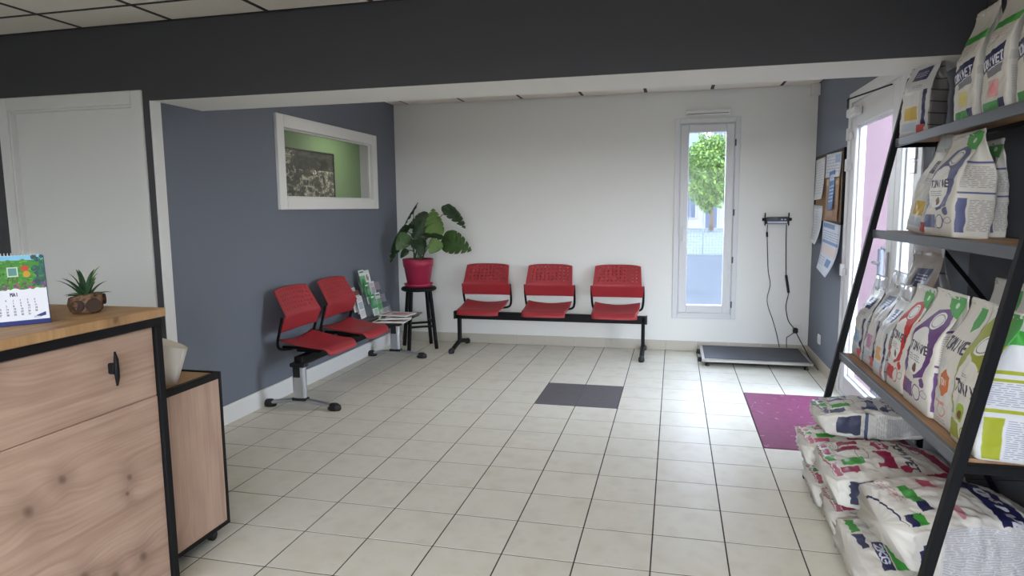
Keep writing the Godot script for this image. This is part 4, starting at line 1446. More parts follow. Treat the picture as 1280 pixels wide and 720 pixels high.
# ------------------------------------------------------------------ reception counter and what stands on it
func desk_things():
	var x1 := -1.69
	var ze := 0.85
	var zn := 2.35
	var H := 1.08
	var c := thing("reception_counter", "wooden reception counter with black metal edges at the left", "counter", Vector3.ZERO)
	var st := S()
	span(st, Vector3(-2.28, H - 0.03, ze - 0.005), Vector3(x1 + 0.03, H, zn), 0.004)
	mi(c, "top", done(st), mats["wood_top"])
	st = S()
	span(st, Vector3(-2.26, H - 0.062, ze), Vector3(x1 + 0.012, H - 0.03, zn))
	mi(c, "top_rail", done(st), mats["black_metal"])
	mi(c, "corner_post", span_mesh(Vector3(x1 - 0.03, 0.0, ze), Vector3(x1 + 0.012, H - 0.062, ze + 0.03), 0.003), mats["black_metal"])
	# front boards with a visible joint
	var joints := [0.02, 0.772, H - 0.064]
	for k in 2:
		mi(c, "front_board", span_mesh(Vector3(x1 - 0.018, joints[k] + 0.0006, ze + 0.03), Vector3(x1 - 0.002 * k, joints[k + 1] - 0.0006, zn), 0.003), mats["wood_h"])
	mi(c, "end_panel", span_mesh(Vector3(-2.24, 0.01, ze + 0.004), Vector3(x1 - 0.03, H - 0.064, ze + 0.022)), mats["wood_v"])
	mi(c, "carcass", span_mesh(Vector3(-2.2, 0.01, ze + 0.03), Vector3(x1 - 0.02, H - 0.064, zn - 0.01)), mats["black_metal"])
	var hk := mi(c, "cleat", box_mesh(Vector3(0.026, 0.036, 0.016), 0.004), mats["black_metal"], Vector3(x1 + 0.013, 0.915, 1.075))
	st = S(true)
	tube(st, [Vector3(0.014, -0.056, 0), Vector3(0.017, -0.03, 0), Vector3(0.016, 0.0, 0), Vector3(0.017, 0.03, 0), Vector3(0.014, 0.056, 0)], [0.003, 0.0075, 0.0085, 0.0075, 0.003], 10)
	mi(hk, "cleat_bar", done(st), mats["black_metal"])

	# lower cabinet on castors
	var l := thing("pedestal_cabinet", "lower wooden cabinet with black edges on castors beside the counter", "cabinet", Vector3.ZERO)
	var xa := -1.80
	var za := 0.40
	var zb := 0.842
	mi(l, "door_panel", span_mesh(Vector3(xa - 0.02, 0.075, za + 0.014), Vector3(xa - 0.004, 0.708, zb - 0.012), 0.002), mats["wood_v"])
	st = S()
	for q in [[za, za + 0.016], [zb - 0.014, zb]]:
		span(st, Vector3(xa - 0.025, 0.058, q[0]), Vector3(xa, 0.735, q[1]), 0.002)
	for q in [[0.058, 0.076], [0.707, 0.735]]:
		span(st, Vector3(xa - 0.025, q[0], za + 0.016), Vector3(xa, q[1], zb - 0.014), 0.002)
	span(st, Vector3(-2.34, 0.72, za), Vector3(xa - 0.025, 0.735, za + 0.014), 0.002)
	mi(l, "edge_frame", done(st), mats["black_metal"])
	mi(l, "top", span_mesh(Vector3(-2.34, 0.712, za + 0.014), Vector3(xa - 0.024, 0.73, zb), 0.002), mats["wood_top"])
	mi(l, "carcass", span_mesh(Vector3(-2.34, 0.06, za + 0.002), Vector3(xa - 0.026, 0.712, zb)), mats["black_metal"])
	for q in [Vector3(xa - 0.05, 0, za + 0.06), Vector3(xa - 0.05, 0, zb - 0.06), Vector3(-2.29, 0, za + 0.06), Vector3(-2.29, 0, zb - 0.06)]:
		st = S(true)
		tube(st, [q + Vector3(-0.01, 0.022, 0), q + Vector3(0.01, 0.022, 0)], 0.022, 14)
		var cs := mi(l, "castor", done(st), mats["black_plastic"])
		mi(cs, "fork", box_mesh(Vector3(0.028, 0.03, 0.03), 0.004), mats["black_metal"], q + Vector3(0, 0.043, 0.004))

	vase()
	succulent()
	calendar()

func vase():
	# tapered white pot with a slanting rim
	var t := thing("vase", "white tapered pot with a slanting rim on the lower cabinet", "vase", Vector3(-1.88, 0.731, 0.62))
	var st := S(true)
	var n := 36
	var prof := [Vector2(0.0, 0.0), Vector2(0.034, 0.0), Vector2(0.038, 0.006), Vector2(0.082, 1.0), Vector2(0.079, 1.005), Vector2(0.074, 0.9), Vector2(0.036, 0.2), Vector2(0, 0.2)]
	var p := func(q: Vector2, a: float) -> Vector3:
		var d := Vector3(cos(a), 0, sin(a))
		var h := 0.172 + 0.032 * d.dot(Vector3(-0.75, 0, 0.66))
		return Vector3(d.x * q.x, q.y * h, d.z * q.x)
	for i in prof.size() - 1:
		for k in n:
			var a := TAU * k / n
			var b := TAU * (k + 1) / n
			quad(st, p.call(prof[i], a), p.call(prof[i + 1], a), p.call(prof[i + 1], b), p.call(prof[i], b))
	mi(t, "pot", done(st), mat("cream_ceramic", rgb(230, 226, 216), 0.45))
	st = S(true)
	lathe(st, [Vector2(0.062, 0.118), Vector2(0.03, 0.122), Vector2(0, 0.123)], 20)
	mi(t, "filling", done(st), mat("tan_filling", rgb(190, 160, 112), 0.9))

func succulent():
	var c := Vector3(-1.835, 1.08, 1.0)
	var t := thing("succulent_planter", "spiky green succulent in a hollowed log planter on the counter", "planter", c)
	t.scale = Vector3.ONE
	var bark := tmat("log_bark", mottled(128, 128, 31, 0.04, [rgb(64, 46, 34), rgb(112, 84, 62), rgb(140, 108, 82), rgb(84, 62, 46)], 5), 0.9, Vector3(2, 1, 1))
	var nz := fnoise(37, 6.0, 3)
	var st := S(true)
	var prof := [Vector2(0, 0), Vector2(0.034, 0.0), Vector2(0.046, 0.012), Vector2(0.05, 0.035), Vector2(0.047, 0.058), Vector2(0.041, 0.062), Vector2(0.034, 0.05), Vector2(0, 0.05)]
	var f := func(q: Vector2, a: float) -> Vector3:
		var d := Vector3(cos(a), 0, sin(a))
		var k := 1.0 + 0.22 * nz.get_noise_3d(d.x, d.z, q.y * 12.0)
		return Vector3(d.x * q.x * k * 0.92, q.y * (1.0 + 0.12 * d.x), d.z * q.x * k * 1.05)
	for i in prof.size() - 1:
		for k in 28:
			var a := TAU * k / 28.0
			var b := TAU * (k + 1) / 28.0
			quad(st, f.call(prof[i], a), f.call(prof[i + 1], a), f.call(prof[i + 1], b), f.call(prof[i], b), Vector2(k / 28.0, i * 0.2), Vector2(k / 28.0, i * 0.2 + 0.2), Vector2((k + 1) / 28.0, i * 0.2 + 0.2), Vector2((k + 1) / 28.0, i * 0.2))
	var lg := mi(t, "log", done(st), bark)
	var cutm := tmat("cut_wood", mottled(64, 64, 41, 0.08, [rgb(50, 38, 32), rgb(74, 58, 48), rgb(60, 46, 40)]), 0.9)
	for q in [[Vector3(0.034, 0.030, 0.012), Vector3(0.052, 0.030, 0.02), 0.022], [Vector3(0.01, 0.042, -0.03), Vector3(0.024, 0.042, -0.052), 0.018], [Vector3(0.01, 0.03, 0.036), Vector3(0.014, 0.03, 0.05), 0.019]]:
		st = S()
		tube(st, [q[0], q[1]], [q[2] * 1.1, q[2]], 14)
		mi(lg, "branch_stub", done(st), cutm)
	mi(t, "soil", lathe_mesh([Vector2(0.038, 0.052), Vector2(0, 0.055)], 16), mats["soil"])
	var gm := [mat("agave_dark", rgb(52, 84, 52), 0.5), mat("agave_light", rgb(96, 138, 62), 0.5)]
	var rng := RandomNumberGenerator.new()
	rng.seed = 8
	for k in 22:
		var ring := 0 if k < 6 else (1 if k < 13 else 2)
		var a := k * 2.4 + rng.randf() * 0.3
		var lean: float = [0.18, 0.62, 1.12][ring]
		var ln: float = [0.108, 0.094, 0.068][ring] * rng.randf_range(0.85, 1.12)
		var d := Vector3(cos(a), 0, sin(a))
		var side := Vector3(-sin(a), 0, cos(a))
		st = S(true)
		for s in [-1.0, 1.0]:
			for i in 6:
				var q := []
				for e in [[i, 0.0], [i + 1, 0.0], [i + 1, 1.0], [i, 1.0]]:
					var u: float = e[0] / 6.0
					var w := 0.0125 * pow(1.0 - u, 0.7) * (0.7 + 0.6 * u) + 0.0002
					var th := lean + 0.25 * u * u
					var ctr := Vector3(0, 0.05, 0) + d * 0.006 + (d * sin(th) + Vector3.UP * cos(th)) * ln * u
					var nrm := (Vector3.UP * sin(th) - d * cos(th))
					q.append(ctr + side * s * w * e[1] + nrm * (0.005 * e[1] - 0.0035 * (1.0 - e[1])) * (1.0 - u))
				quad(st, q[0], q[1], q[2], q[3])
		mi(t, "leaf", done(st), gm[1 if k % 5 == 2 else 0])

func calendar():
	var im := canvas(512, 512, rgb(236, 238, 244))
	# painted scene band: meadow, trees and blobs of colour
	drect(im, 0, 0, 512, 46, rgb(130, 196, 226))
	drect(im, 0, 40, 512, 230, rgb(62, 138, 48))
	var rng := RandomNumberGenerator.new()
	rng.seed = 77
	for k in 260:
		var p := Vector2(rng.randf() * 512, rng.randf_range(36, 262))
		var g := rng.randf()
		dell(im, p, rng.randf_range(6, 22), rng.randf_range(4, 10), rgb(40 + 60 * g, 104 + 70 * g, 36 + 20 * g))
	for k in 60:
		dell(im, Vector2(512 - rng.randf() * 90, rng.randf_range(0, 240)), rng.randf_range(8, 26), rng.randf_range(8, 20), rgb(24 + 30 * rng.randf(), 70 + 40 * rng.randf(), 70 + 30 * rng.randf()))
	for k in 36:
		dell(im, Vector2(rng.randf() * 512, rng.randf_range(220, 268)), rng.randf_range(6, 20), rng.randf_range(5, 12), rgb(90 + 90 * rng.randf(), 60 + 40 * rng.randf(), 90 + 60 * rng.randf()))
	for q in [[352, 104, 34, 24, rgb(196, 72, 34)], [362, 150, 30, 26, rgb(200, 156, 52)], [70, 130, 30, 36, rgb(214, 112, 92)], [128, 150, 26, 16, rgb(60, 52, 44)]]:
		dell(im, Vector2(q[0], q[1]), q[2], q[3], q[4])
	drect(im, 206, 92, 88, 76, rgb(206, 220, 208))
	drect(im, 216, 100, 68, 58, rgb(92, 150, 140))
	for x in [218, 250, 282]:
		dline(im, Vector2(x, 168), Vector2(x - 8 + (x - 250) * 0.2, 216), 3, rgb(96, 66, 40))
	var edge := []
	for k in 27:
		edge.append(Vector2(k * 20, 268 + (rng.randf() - 0.5) * 22))
	edge.append(Vector2(520, 520)); edge.append(Vector2(-10, 520))
	dpoly(im, edge, rgb(236, 238, 244))
	dtext(im, "MAI", Vector2(212, 292), 26, 3.5, rgb(60, 62, 96))
	var day := 1
	for r in 6:
		for c in 7:
			var p := Vector2(52 + c * 58, 344 + r * 22)
			if r == 0:
				dtext(im, "LMMJVSD"[c], p, 11, 1.4, rgb(90, 92, 110))
			elif (r > 1 or c >= 3) and day <= 31:
				dtext(im, str(day), p, 12, 1.5, rgb(70, 72, 86))
				day += 1
	dpoly(im, [Vector2(400, 478), Vector2(484, 452), Vector2(484, 480), Vector2(440, 488)], rgb(44, 52, 120))
	dlines(im, 384, 482, 60, 2, 8, rgb(60, 66, 120), 9)
	var m := tmat("calendar_print", im, 0.45)
	# tent calendar standing on the counter, turned towards the visitor
	var t := thing("desk_calendar", "desk calendar with a painted meadow picture on the counter", "calendar", Vector3(-1.87, 1.08, 1.215), 0.95)
	var w := 0.155
	var h := 0.2
	var lean := 0.24
	slab(w, h, 0.004, m, t, "page", Vector3(0, 0.012, 0.045), Basis(Vector3.RIGHT, -lean))
	var blue := mat("calendar_blue", rgb(44, 56, 120), 0.5)
	var st := S()
	bar(st, Vector3(0, 0.002, 0.047), Vector3(0, 0.022 + h * cos(lean) * 0.93, 0.045 - h * sin(lean)), w + 0.006, 0.003, 0.0, Vector3.BACK)
	mi(t, "front_board", done(st), blue, Vector3(0, 0, -0.005))
	st = S()
	bar(st, Vector3(0, 0.002, -0.07), Vector3(0, 0.02 + h * cos(lean) * 0.93, 0.036 - h * sin(lean)), w + 0.006, 0.003, 0.0, Vector3.BACK)
	mi(t, "rear_board", done(st), blue)
	mi(t, "foot_strip", box_mesh(Vector3(w + 0.006, 0.014, 0.115), 0.002, Vector3(0, 0.007, -0.008)), blue)
	for k in 17:
		st = S(true)
		var pts := []
		for i in 9:
			var a := TAU * i / 8.0
			pts.append(Vector3(-w / 2 + 0.012 + k * (w - 0.024) / 16.0, 0.012 + h * cos(lean) + cos(a) * 0.007, 0.04 - h * sin(lean) + sin(a) * 0.007))
		tube(st, pts, 0.0012, 5, false)
		mi(t, "binding_ring", done(st), mats["pvc"])

# ------------------------------------------------------------------ bags of feed
const FW := 192      # front panel width in the print, sides are FS wide
const FS := 48
const FH := 400

func side_table(im: Image, x: int, c: Color, band: Color, sd: int):
	dlines(im, x + 4, 130, FS - 8, 12, 7, c, sd)
	drect(im, x, 110, FS, 8, band)
	drect(im, x, 226, FS, 7, band)
	drect(im, x + 2, 250, 12, 130, band)
	dlines(im, x + 17, 256, FS - 21, 20, 6, c, sd + 1)

# rows of fine print running along the length of the bag
func fine_columns(im: Image, x: int, y: int, w: int, h: int, c: Color, sd: int):
	var rng := RandomNumberGenerator.new()
	rng.seed = sd
	for k in range(0, w, 2):
		var yy := float(y)
		while yy < y + h - 6:
			var l := rng.randf_range(10.0, 60.0)
			drect(im, x + k, yy, 1, minf(l, y + h - yy), c)
			yy += l + rng.randf_range(2.0, 6.0)

func swirl(im: Image, c: Color, tab: Color, words: Color):
	# broad coloured sweep round a white oval, green corner at the top
	dpoly(im, [Vector2(70, 60), Vector2(150, 40), Vector2(176, 90), Vector2(176, 190), Vector2(150, 280), Vector2(96, 300), Vector2(60, 250), Vector2(20, 300), Vector2(8, 240), Vector2(26, 140)], c)
	dell(im, Vector2(84, 205), 62, 84, rgb(238, 236, 230))
	dell(im, Vector2(112, 92), 34, 30, rgb(238, 236, 230))
	dring(im, Vector2(112, 92), 26, 22, 3, rgb(150, 146, 150))
	dtext(im, "TONIVET", Vector2(30, 180), 26, 3.2, words, Vector2.RIGHT, 0.56)
	dlines(im, 40, 222, 80, 3, 8, rgb(150, 146, 150), 5)
	dpoly(im, [Vector2(96, 0), Vector2(192, 0), Vector2(192, 70), Vector2(150, 62), Vector2(110, 40)], tab)
	dell(im, Vector2(150, 30), 10, 10, rgb(200, 230, 190))
	dell(im, Vector2(96, 262), 12, 16, rgb(110, 70, 52))
	drect(im, 12, 316, 78, 52, c)
	dring(im, Vector2(116, 342), 22, 26, 4, c)
	dell(im, Vector2(148, 300), 14, 16, c)
	dring(im, Vector2(160, 336), 20, 12, 2, rgb(120, 116, 124))

func bag_image(kind: String, c: Color) -> Image:
	var paper := rgb(220, 215, 204)
	var navy := rgb(38, 40, 82)
	var green := rgb(66, 158, 62)
	var grey := rgb(150, 148, 152)
	var im := canvas(FW * 2 + FS * 2, FH, paper)
	var sx := FW                 # side panel that the room sees
	match kind:
		"clear", "kibble":
			im.fill(rgb(198, 197, 195) if kind == "clear" else rgb(158, 144, 130))
			if kind == "clear":
				drect(im, 0, 0, FW, 90, rgb(206, 206, 206))
			dpoly(im, [Vector2(56, 56), Vector2(150, 50), Vector2(140, 118), Vector2(48, 116)], navy)
			dlines(im, 66, 74, 66, 3, 10, rgb(190, 190, 214), 2)
			dlines(im, 64, 142, 66, 2, 9, rgb(110, 110, 124), 21)
			drect(im, 8, 170, 120, 210, rgb(216, 214, 208))
			drect(im, 40, 250, 82, 66, c)
			drect(im, 20, 330, 100, 40, rgb(186, 196, 204))
			drect(im, 146, 170, 22, 190, navy)
			drect(im, 120, 345, 44, 44, rgb(196, 84, 84))
			drect(im, sx, 0, FS, FH, rgb(124, 120, 118))
			for k in 6:
				drect(im, sx, 60 + k * 58, FS, 6, rgb(58, 56, 70))
		"swirl":
			swirl(im, c, green, rgb(74, 70, 84))
			side_table(im, sx, grey, c, 11)
		"plain":
			dtext(im, "TONIVET", Vector2(22, 120), 34, 4.0, rgb(86, 84, 92), Vector2.RIGHT, 0.56)
			dhex(im, Vector2(96, 260), 44, rgb(206, 112, 60))
			dtext(im, "TONI", Vector2(62, 250), 18, 2.2, rgb(240, 220, 200))
			dpoly(im, [Vector2(100, 14), Vector2(150, 14), Vector2(156, 70), Vector2(124, 92), Vector2(98, 66)], green)
			dell(im, Vector2(60, 200), 26, 18, rgb(206, 206, 206))
			drect(im, 30, 322, 90, 8, rgb(216, 150, 140))
			dring(im, Vector2(84, 350), 34, 20, 5, rgb(218, 150, 140))
			dlines(im, 30, 378, 90, 2, 8, grey, 3)
			side_table(im, sx, grey, rgb(120, 70, 120), 12)
		"lime":
			dpoly(im, [Vector2(0, 60), Vector2(60, 0), Vector2(192, 0), Vector2(192, 150), Vector2(150, 170), Vector2(60, 130), Vector2(26, 250), Vector2(40, 320), Vector2(0, 320)], c)
			dell(im, Vector2(104, 236), 82, 88, paper)
			dell(im, Vector2(96, 100), 42, 30, rgb(240, 240, 232))
			dring(im, Vector2(96, 100), 32, 22, 3, rgb(130, 130, 120))
			dpoly(im, [Vector2(130, 0), Vector2(192, 0), Vector2(192, 80), Vector2(150, 96)], green)
			dtext(im, "TONIVET", Vector2(38, 214), 30, 3.6, rgb(54, 52, 62), Vector2.RIGHT, 0.6)
			dlines(im, 70, 188, 34, 2, 6, rgb(70, 76, 130), 22)
			dell(im, Vector2(96, 300), 20, 28, rgb(150, 172, 60))
			dell(im, Vector2(98, 306), 10, 13, rgb(110, 70, 46))
			drect(im, 4, 336, 80, 50, c)
			dring(im, Vector2(112, 360), 20, 20, 4, c)
			drect(im, sx, 0, FS, FH, rgb(206, 206, 208))
			drect(im, sx, 40, FS, 40, green)
			drect(im, sx, 150, FS, 10, c); drect(im, sx, 172, FS, 8, c); drect(im, sx, 256, FS, 10, c)
			dlines(im, sx + 4, 184, FS - 8, 11, 6, rgb(140, 144, 168), 14)
			drect(im, sx + 4, 280, 16, 116, c)
			dlines(im, sx + 23, 286, FS - 26, 18, 6, rgb(140, 144, 168), 15)
		"vet":
			drect(im, 0, 84, FW, 30, green)
			drect(im, 140, 84, 52, 30, rgb(88, 176, 82))
			dlines(im, 60, 130, 90, 3, 8, rgb(206, 170, 160), 4)
			dline(im, Vector2(40, 170), Vector2(110, 150), 3, rgb(186, 180, 176))
			dpoly(im, [Vector2(0, 206), Vector2(172, 176), Vector2(160, 236), Vector2(0, 262)], navy)
			dtext(im, "TONIVET", Vector2(8, 222), 28, 3.4, rgb(230, 230, 236), Vector2(1, -0.12).normalized(), 0.56)
			dpoly(im, [Vector2(60, 256), Vector2(160, 240), Vector2(154, 268), Vector2(64, 280)], rgb(128, 128, 136))
			drect(im, 66, 290, 70, 56, c.lerp(paper, 0.35))
			dell(im, Vector2(100, 318), 20, 18, c)
			drect(im, 24, 360, 110, 30, green)
			drect(im, 134, 356, 40, 30, navy)
			drect(im, sx, 0, FS, FH, rgb(206, 202, 194))
			drect(im, sx, 210, FS, 30, rgb(188, 184, 178))
			dlines(im, sx + 4, 260, FS - 8, 9, 8, rgb(190, 186, 180), 6)
		"big_swirl":
			# large sack seen from above: bottom of the print lies at the aisle
			dpoly(im, [Vector2(30, 60), Vector2(150, 20), Vector2(190, 60), Vector2(176, 150), Vector2(150, 60), Vector2(60, 96), Vector2(20, 170)], c)
			dtext(im, "TONIVET", Vector2(40, 150), 22, 2.6, rgb(70, 66, 80))
			dhex(im, Vector2(60, 216), 30, c, 0.9)
			dtext(im, "TONI", Vector2(38, 206), 15, 2.0, rgb(240, 220, 228))
			dpoly(im, [Vector2(96, 200), Vector2(164, 206), Vector2(160, 262), Vector2(92, 254)], c)
			dell(im, Vector2(126, 250), 24, 14, paper)
			dell(im, Vector2(160, 184), 13, 16, c)
			drect(im, 22, 280, 26, 60, c)
			drect(im, 60, 288, 24, 70, c)
			drect(im, 116, 296, 28, 66, green)
			drect(im, 150, 324, 22, 52, c)
			dring(im, Vector2(100, 290), 26, 18, 2, rgb(110, 106, 112))
			dlines(im, 20, 352, 60, 3, 8, grey, 7)
			drect(im, 8, 376, 34, 18, c)
			dell(im, Vector2(72, 386), 16, 9, c)
			drect(im, 96, 374, 22, 24, green)
			drect(im, 128, 380, 50, 16, c.lerp(paper, 0.3))
			dring(im, Vector2(58, 330), 22, 16, 2, rgb(110, 106, 112))
			dring(im, Vector2(34, 120), 24, 14, 2, rgb(80, 76, 84))
			dring(im, Vector2(60, 110), 20, 16, 2, rgb(80, 76, 84))
			drect(im, sx, 250, FS, 12, c)
			drect(im, sx + 8, 60, 34, 120, rgb(176, 172, 166))
			drect(im, sx + 6, 276, 34, 84, rgb(70, 72, 92))
			dlines(im, sx + 4, 100, FS - 8, 14, 9, rgb(190, 186, 180), 8)
		"big_vet":
			dpoly(im, [Vector2(20, 96), Vector2(176, 96), Vector2(190, 178), Vector2(40, 178)], navy)
			dtext(im, "TONIVET", Vector2(50, 118), 30, 4, rgb(232, 232, 238))
			dring(im, Vector2(100, 50), 60, 20, 3, rgb(170, 150, 150))
			drect(im, 34, 230, 62, 66, rgb(222, 206, 200))
			dell(im, Vector2(62, 262), 26, 18, c)
			dell(im, Vector2(150, 262), 24, 12, c.lerp(paper, 0.4))
			drect(im, 60, 318, 64, 28, green)
			drect(im, 124, 316, 26, 28, navy)
			dlines(im, 10, 356, 100, 3, 9, rgb(210, 150, 160), 9)
			drect(im, 150, 350, 30, 30, green)
			drect(im, sx, 0, FS, 330, rgb(206, 203, 200))
			fine_columns(im, sx + 2, 6, FS - 4, 318, rgb(168, 166, 167), 10)
			drect(im, sx, 90, FS, 8, rgb(196, 110, 130))
			drect(im, sx, 84, FS, 3, rgb(60, 56, 76))
			drect(im, sx + 16, 352, 18, 26, navy)
			# folded bottom end
			drect(im, 150, 372, 30, 22, navy)
		"big_green":
			drect(im, 30, 296, 130, 30, green)
			drect(im, 96, 330, 66, 26, navy)
			dtext(im, "2KG", Vector2(104, 334), 18, 2.4, rgb(220, 222, 236))
			dell(im, Vector2(60, 250), 34, 16, c)
			dring(im, Vector2(130, 240), 34, 30, 4, rgb(96, 92, 96))
			dell(im, Vector2(130, 240), 20, 16, c)
			dpoly(im, [Vector2(20, 96), Vector2(176, 96), Vector2(190, 178), Vector2(40, 178)], navy)
			drect(im, 20, 364, 44, 22, green)
			drect(im, 70, 364, 40, 22, navy)
			dlines(im, sx + 2, 60, FS - 4, 30, 8, rgb(176, 174, 176), 12)
	# the far side repeats the near one, the back is plain print
	im.blit_rect(im, Rect2i(sx, 0, FS, FH), Vector2i(FW * 2 + FS, 0))
	dlines(im, FW + FS + 16, 60, FW - 32, 26, 11, rgb(182, 180, 182), 20)
	return im

# standing bag: bottom at the origin, front to +z, seam at the top
func bag_mesh(w: float, h: float, d: float, sd: int, lying := false, cr := 1.0) -> ArrayMesh:
	var st := S(true)
	var nz := fnoise(sd, 1.0, 2)
	var nf := 30 if lying else 16
	var ns := 14 if lying else 8
	var nt := 56 if lying else 34
	var N := (nf + ns) * 2
	var P := []
	for i in nt + 1:
		var t := float(i) / nt
		var ring := []
		var flat: float
		var pinch: float
		if lying:
			flat = pow(clampf(sin(PI * clampf(0.16 + t * 0.80, 0.0, 1.0)), 0.0, 1.0), 0.55)
			flat = maxf(flat, 0.05)
			pinch = 0.15 * t * t
		else:
			flat = 1.0 - 0.96 * smoothstep(0.55, 0.99, t)
			flat *= 0.93 + 0.07 * minf(t / 0.08, 1.0) + 0.06 * sin(PI * minf(t / 0.6, 1.0))
			pinch = 0.30 * smoothstep(0.45, 0.8, t) * (1.0 - smoothstep(0.93, 1.0, t))
		var wd := w * 0.5 * (1.0 - 0.035 * sin(PI * t)) * (1.0 if not lying else 0.94 + 0.06 * sin(PI * t))
		for k in N:
			var x: float
			var z: float
			var bulge := 0.16 * sin(PI * clampf(t * 1.05, 0.0, 1.0)) if not lying else 0.3
			if k < nf:
				var s := -1.0 + 2.0 * k / nf
				x = s * wd
				z = d * 0.5 * flat * (1.0 + bulge * (1.0 - s * s))
			elif k < nf + ns:
				var s := -1.0 + 2.0 * (k - nf) / ns
				x = wd * (1.0 - pinch * (1.0 - s * s))
				z = -s * d * 0.5 * flat
			elif k < nf * 2 + ns:
				var s := -1.0 + 2.0 * (k - nf - ns) / nf
				x = -s * wd
				z = -d * 0.5 * flat * (1.0 + (bulge if not lying else 0.0) * (1.0 - s * s))
			else:
				var s := -1.0 + 2.0 * (k - nf * 2 - ns) / ns
				x = -wd * (1.0 - pinch * (1.0 - s * s))
				z = s * d * 0.5 * flat
			# soften the upright corners
			var cx := absf(x) / maxf(wd, 0.001)
			var cz := absf(z) / maxf(d * 0.5 * flat, 0.001)
			if cx > 0.9 and cz > 0.9:
				x *= 0.965
				z *= 0.93
			var y := t * h
			var n1 := nz.get_noise_3d(x * 9.0, y * 9.0, z * 9.0)
			var n2 := nz.get_noise_3d(x * 26.0 + 7.0, y * 20.0, z * 26.0)
			var amp := cr * (0.009 if not lying else 0.013) * minf(t * 8.0, 1.0)
			var p := Vector3(x, y, z)
			p.z += (n1 * amp * 0.7 + n2 * amp * 0.5) * (1.0 if k < nf + ns else -1.0) * (0.25 + 0.75 * flat)
			p.x += n1 * amp * 0.6
			# creases: sharp-edged folds in the film
			var cr1 := 1.0 - absf(nz.get_noise_3d(x * 14.0 + 31.0, y * 10.0, z * 14.0)) * 5.0
			var cr2 := 1.0 - absf(nz.get_noise_3d(x * 34.0 + 61.0, y * 30.0 + 9.0, z * 34.0)) * 4.0
			var fold := (maxf(cr1, 0.0) * 0.006 + maxf(cr2, 0.0) * 0.0028) * minf(t * 6.0 + 0.4, 1.0) * (1.0 if lying else 0.55)
			if k < nf:
				p.z -= fold * flat
			elif k < nf + ns:
				p.x -= fold
			if lying and t < 0.12:
				p.y -= (n2 * 0.012 + maxf(cr2, 0.0) * 0.006)
			if i == nt:
				p.y += n1 * 0.012
			ring.append(p)
		P.append(ring)
	var us := []
	for k in N + 1:
		var u: float
		if k <= nf:
			u = float(k) / nf * FW
		elif k <= nf + ns:
			u = FW + float(k - nf) / ns * FS
		elif k <= nf * 2 + ns:
			u = FW + FS + float(k - nf - ns) / nf * FW
		else:
			u = FW * 2 + FS + float(k - nf * 2 - ns) / ns * FS
		us.append(u / (FW * 2 + FS * 2))
	for i in nt:
		for k in N:
			var k2 := (k + 1) % N
			var v0 := 1.0 - float(i) / nt
			var v1 := 1.0 - float(i + 1) / nt
			quad(st, P[i][k], P[i + 1][k], P[i + 1][k2], P[i][k2], Vector2(us[k], v0), Vector2(us[k], v1), Vector2(us[k + 1], v1), Vector2(us[k + 1], v0))
	for e in [0, nt]:
		var c := Vector3.ZERO
		for p in P[e]:
			c += p / N
		if e == 0 and lying:
			c.y -= 0.012
		for k in N:
			var k2 := (k + 1) % N
			var uv := Vector2(us[k], 0.97 if e == 0 else 0.01)
			var uv2 := Vector2(us[k + 1], 0.97 if e == 0 else 0.01)
			var uc := Vector2(0.98, 0.985 if e == 0 else 0.01)
			if e == 0:
				tri(st, c, P[e][k], P[e][k2], uc, uv, uv2)
			else:
				tri(st, c, P[e][k2], P[e][k], uc, uv2, uv)
	return done(st)

var bag_sd := 100

func bag(called: String, label: String, group: String, kind: String, col: Color, key: String, at: Vector3, size: Vector3, turn := -PI / 2, lean := 0.0, roll := 0.0) -> Node3D:
	bag_sd += 1
	var m := tmat("bag_" + key, bag_image(kind, col), 0.3 if kind in ["clear", "kibble"] else 0.5)
	var t := thing(called, label, "feed bag", at, 0.0, group)
	t.basis = Basis(Vector3.UP, turn) * Basis(Vector3.BACK, roll) * Basis(Vector3.RIGHT, -lean)
	mi(t, "bag_body", bag_mesh(size.x, size.y, size.z, bag_sd), m)
	# crimped seam along the top
	var st := S(true)
	var nz := fnoise(bag_sd, 9.0, 1)
	var see := kind in ["clear", "kibble"]
	var top := 0.075 if see else 0.022
	sheet(st, func(u: float, v: float) -> Vector3:
		return Vector3((u - 0.5) * size.x * 0.97, size.y - 0.012 + v * top, 0.004 * nz.get_noise_2d(u * 1.2, v))
		, 12, 3, 0.004)
	if see:
		var fm := mat("film", Color(0.92, 0.93, 0.94, 0.5), 0.12)
		fm.transparency = BaseMaterial3D.TRANSPARENCY_ALPHA
		mi(t, "film_top", done(st), fm)
	else:
		mi(t, "top_seam", done(st), mat("bag_paper", rgb(222, 218, 208), 0.55))
	return t

func sack(label: String, kind: String, col: Color, key: String, at: Vector3, size: Vector3, turn := 0.0, tip := 0.0):
	# large sack lying flat, its bottom end towards the aisle, print up
	bag_sd += 1
	var m := tmat("sack_" + key, bag_image(kind, col), 0.42)
	var t := thing("feed_sack", label, "feed sack", at, 0.0, "large sacks piled under the shelf")
	t.basis = Basis(Vector3.UP, turn) * Basis(Vector3.BACK, tip) * Basis(Vector3(0, 0, 1), Vector3(1, 0, 0), Vector3(0, 1, 0))
	mi(t, "bag_body", bag_mesh(size.x, size.y, size.z, bag_sd, true), m)
	var st := S(true)
	var nz := fnoise(bag_sd, 7.0, 1)
	sheet(st, func(u: float, v: float) -> Vector3:
		return Vector3((u - 0.5) * size.x * 0.92, size.y - 0.01 + v * 0.03, 0.006 * nz.get_noise_2d(u * 1.5, v))
		, 12, 2, 0.004)
	mi(t, "top_seam", done(st), mat("bag_paper", rgb(222, 218, 208), 0.55))

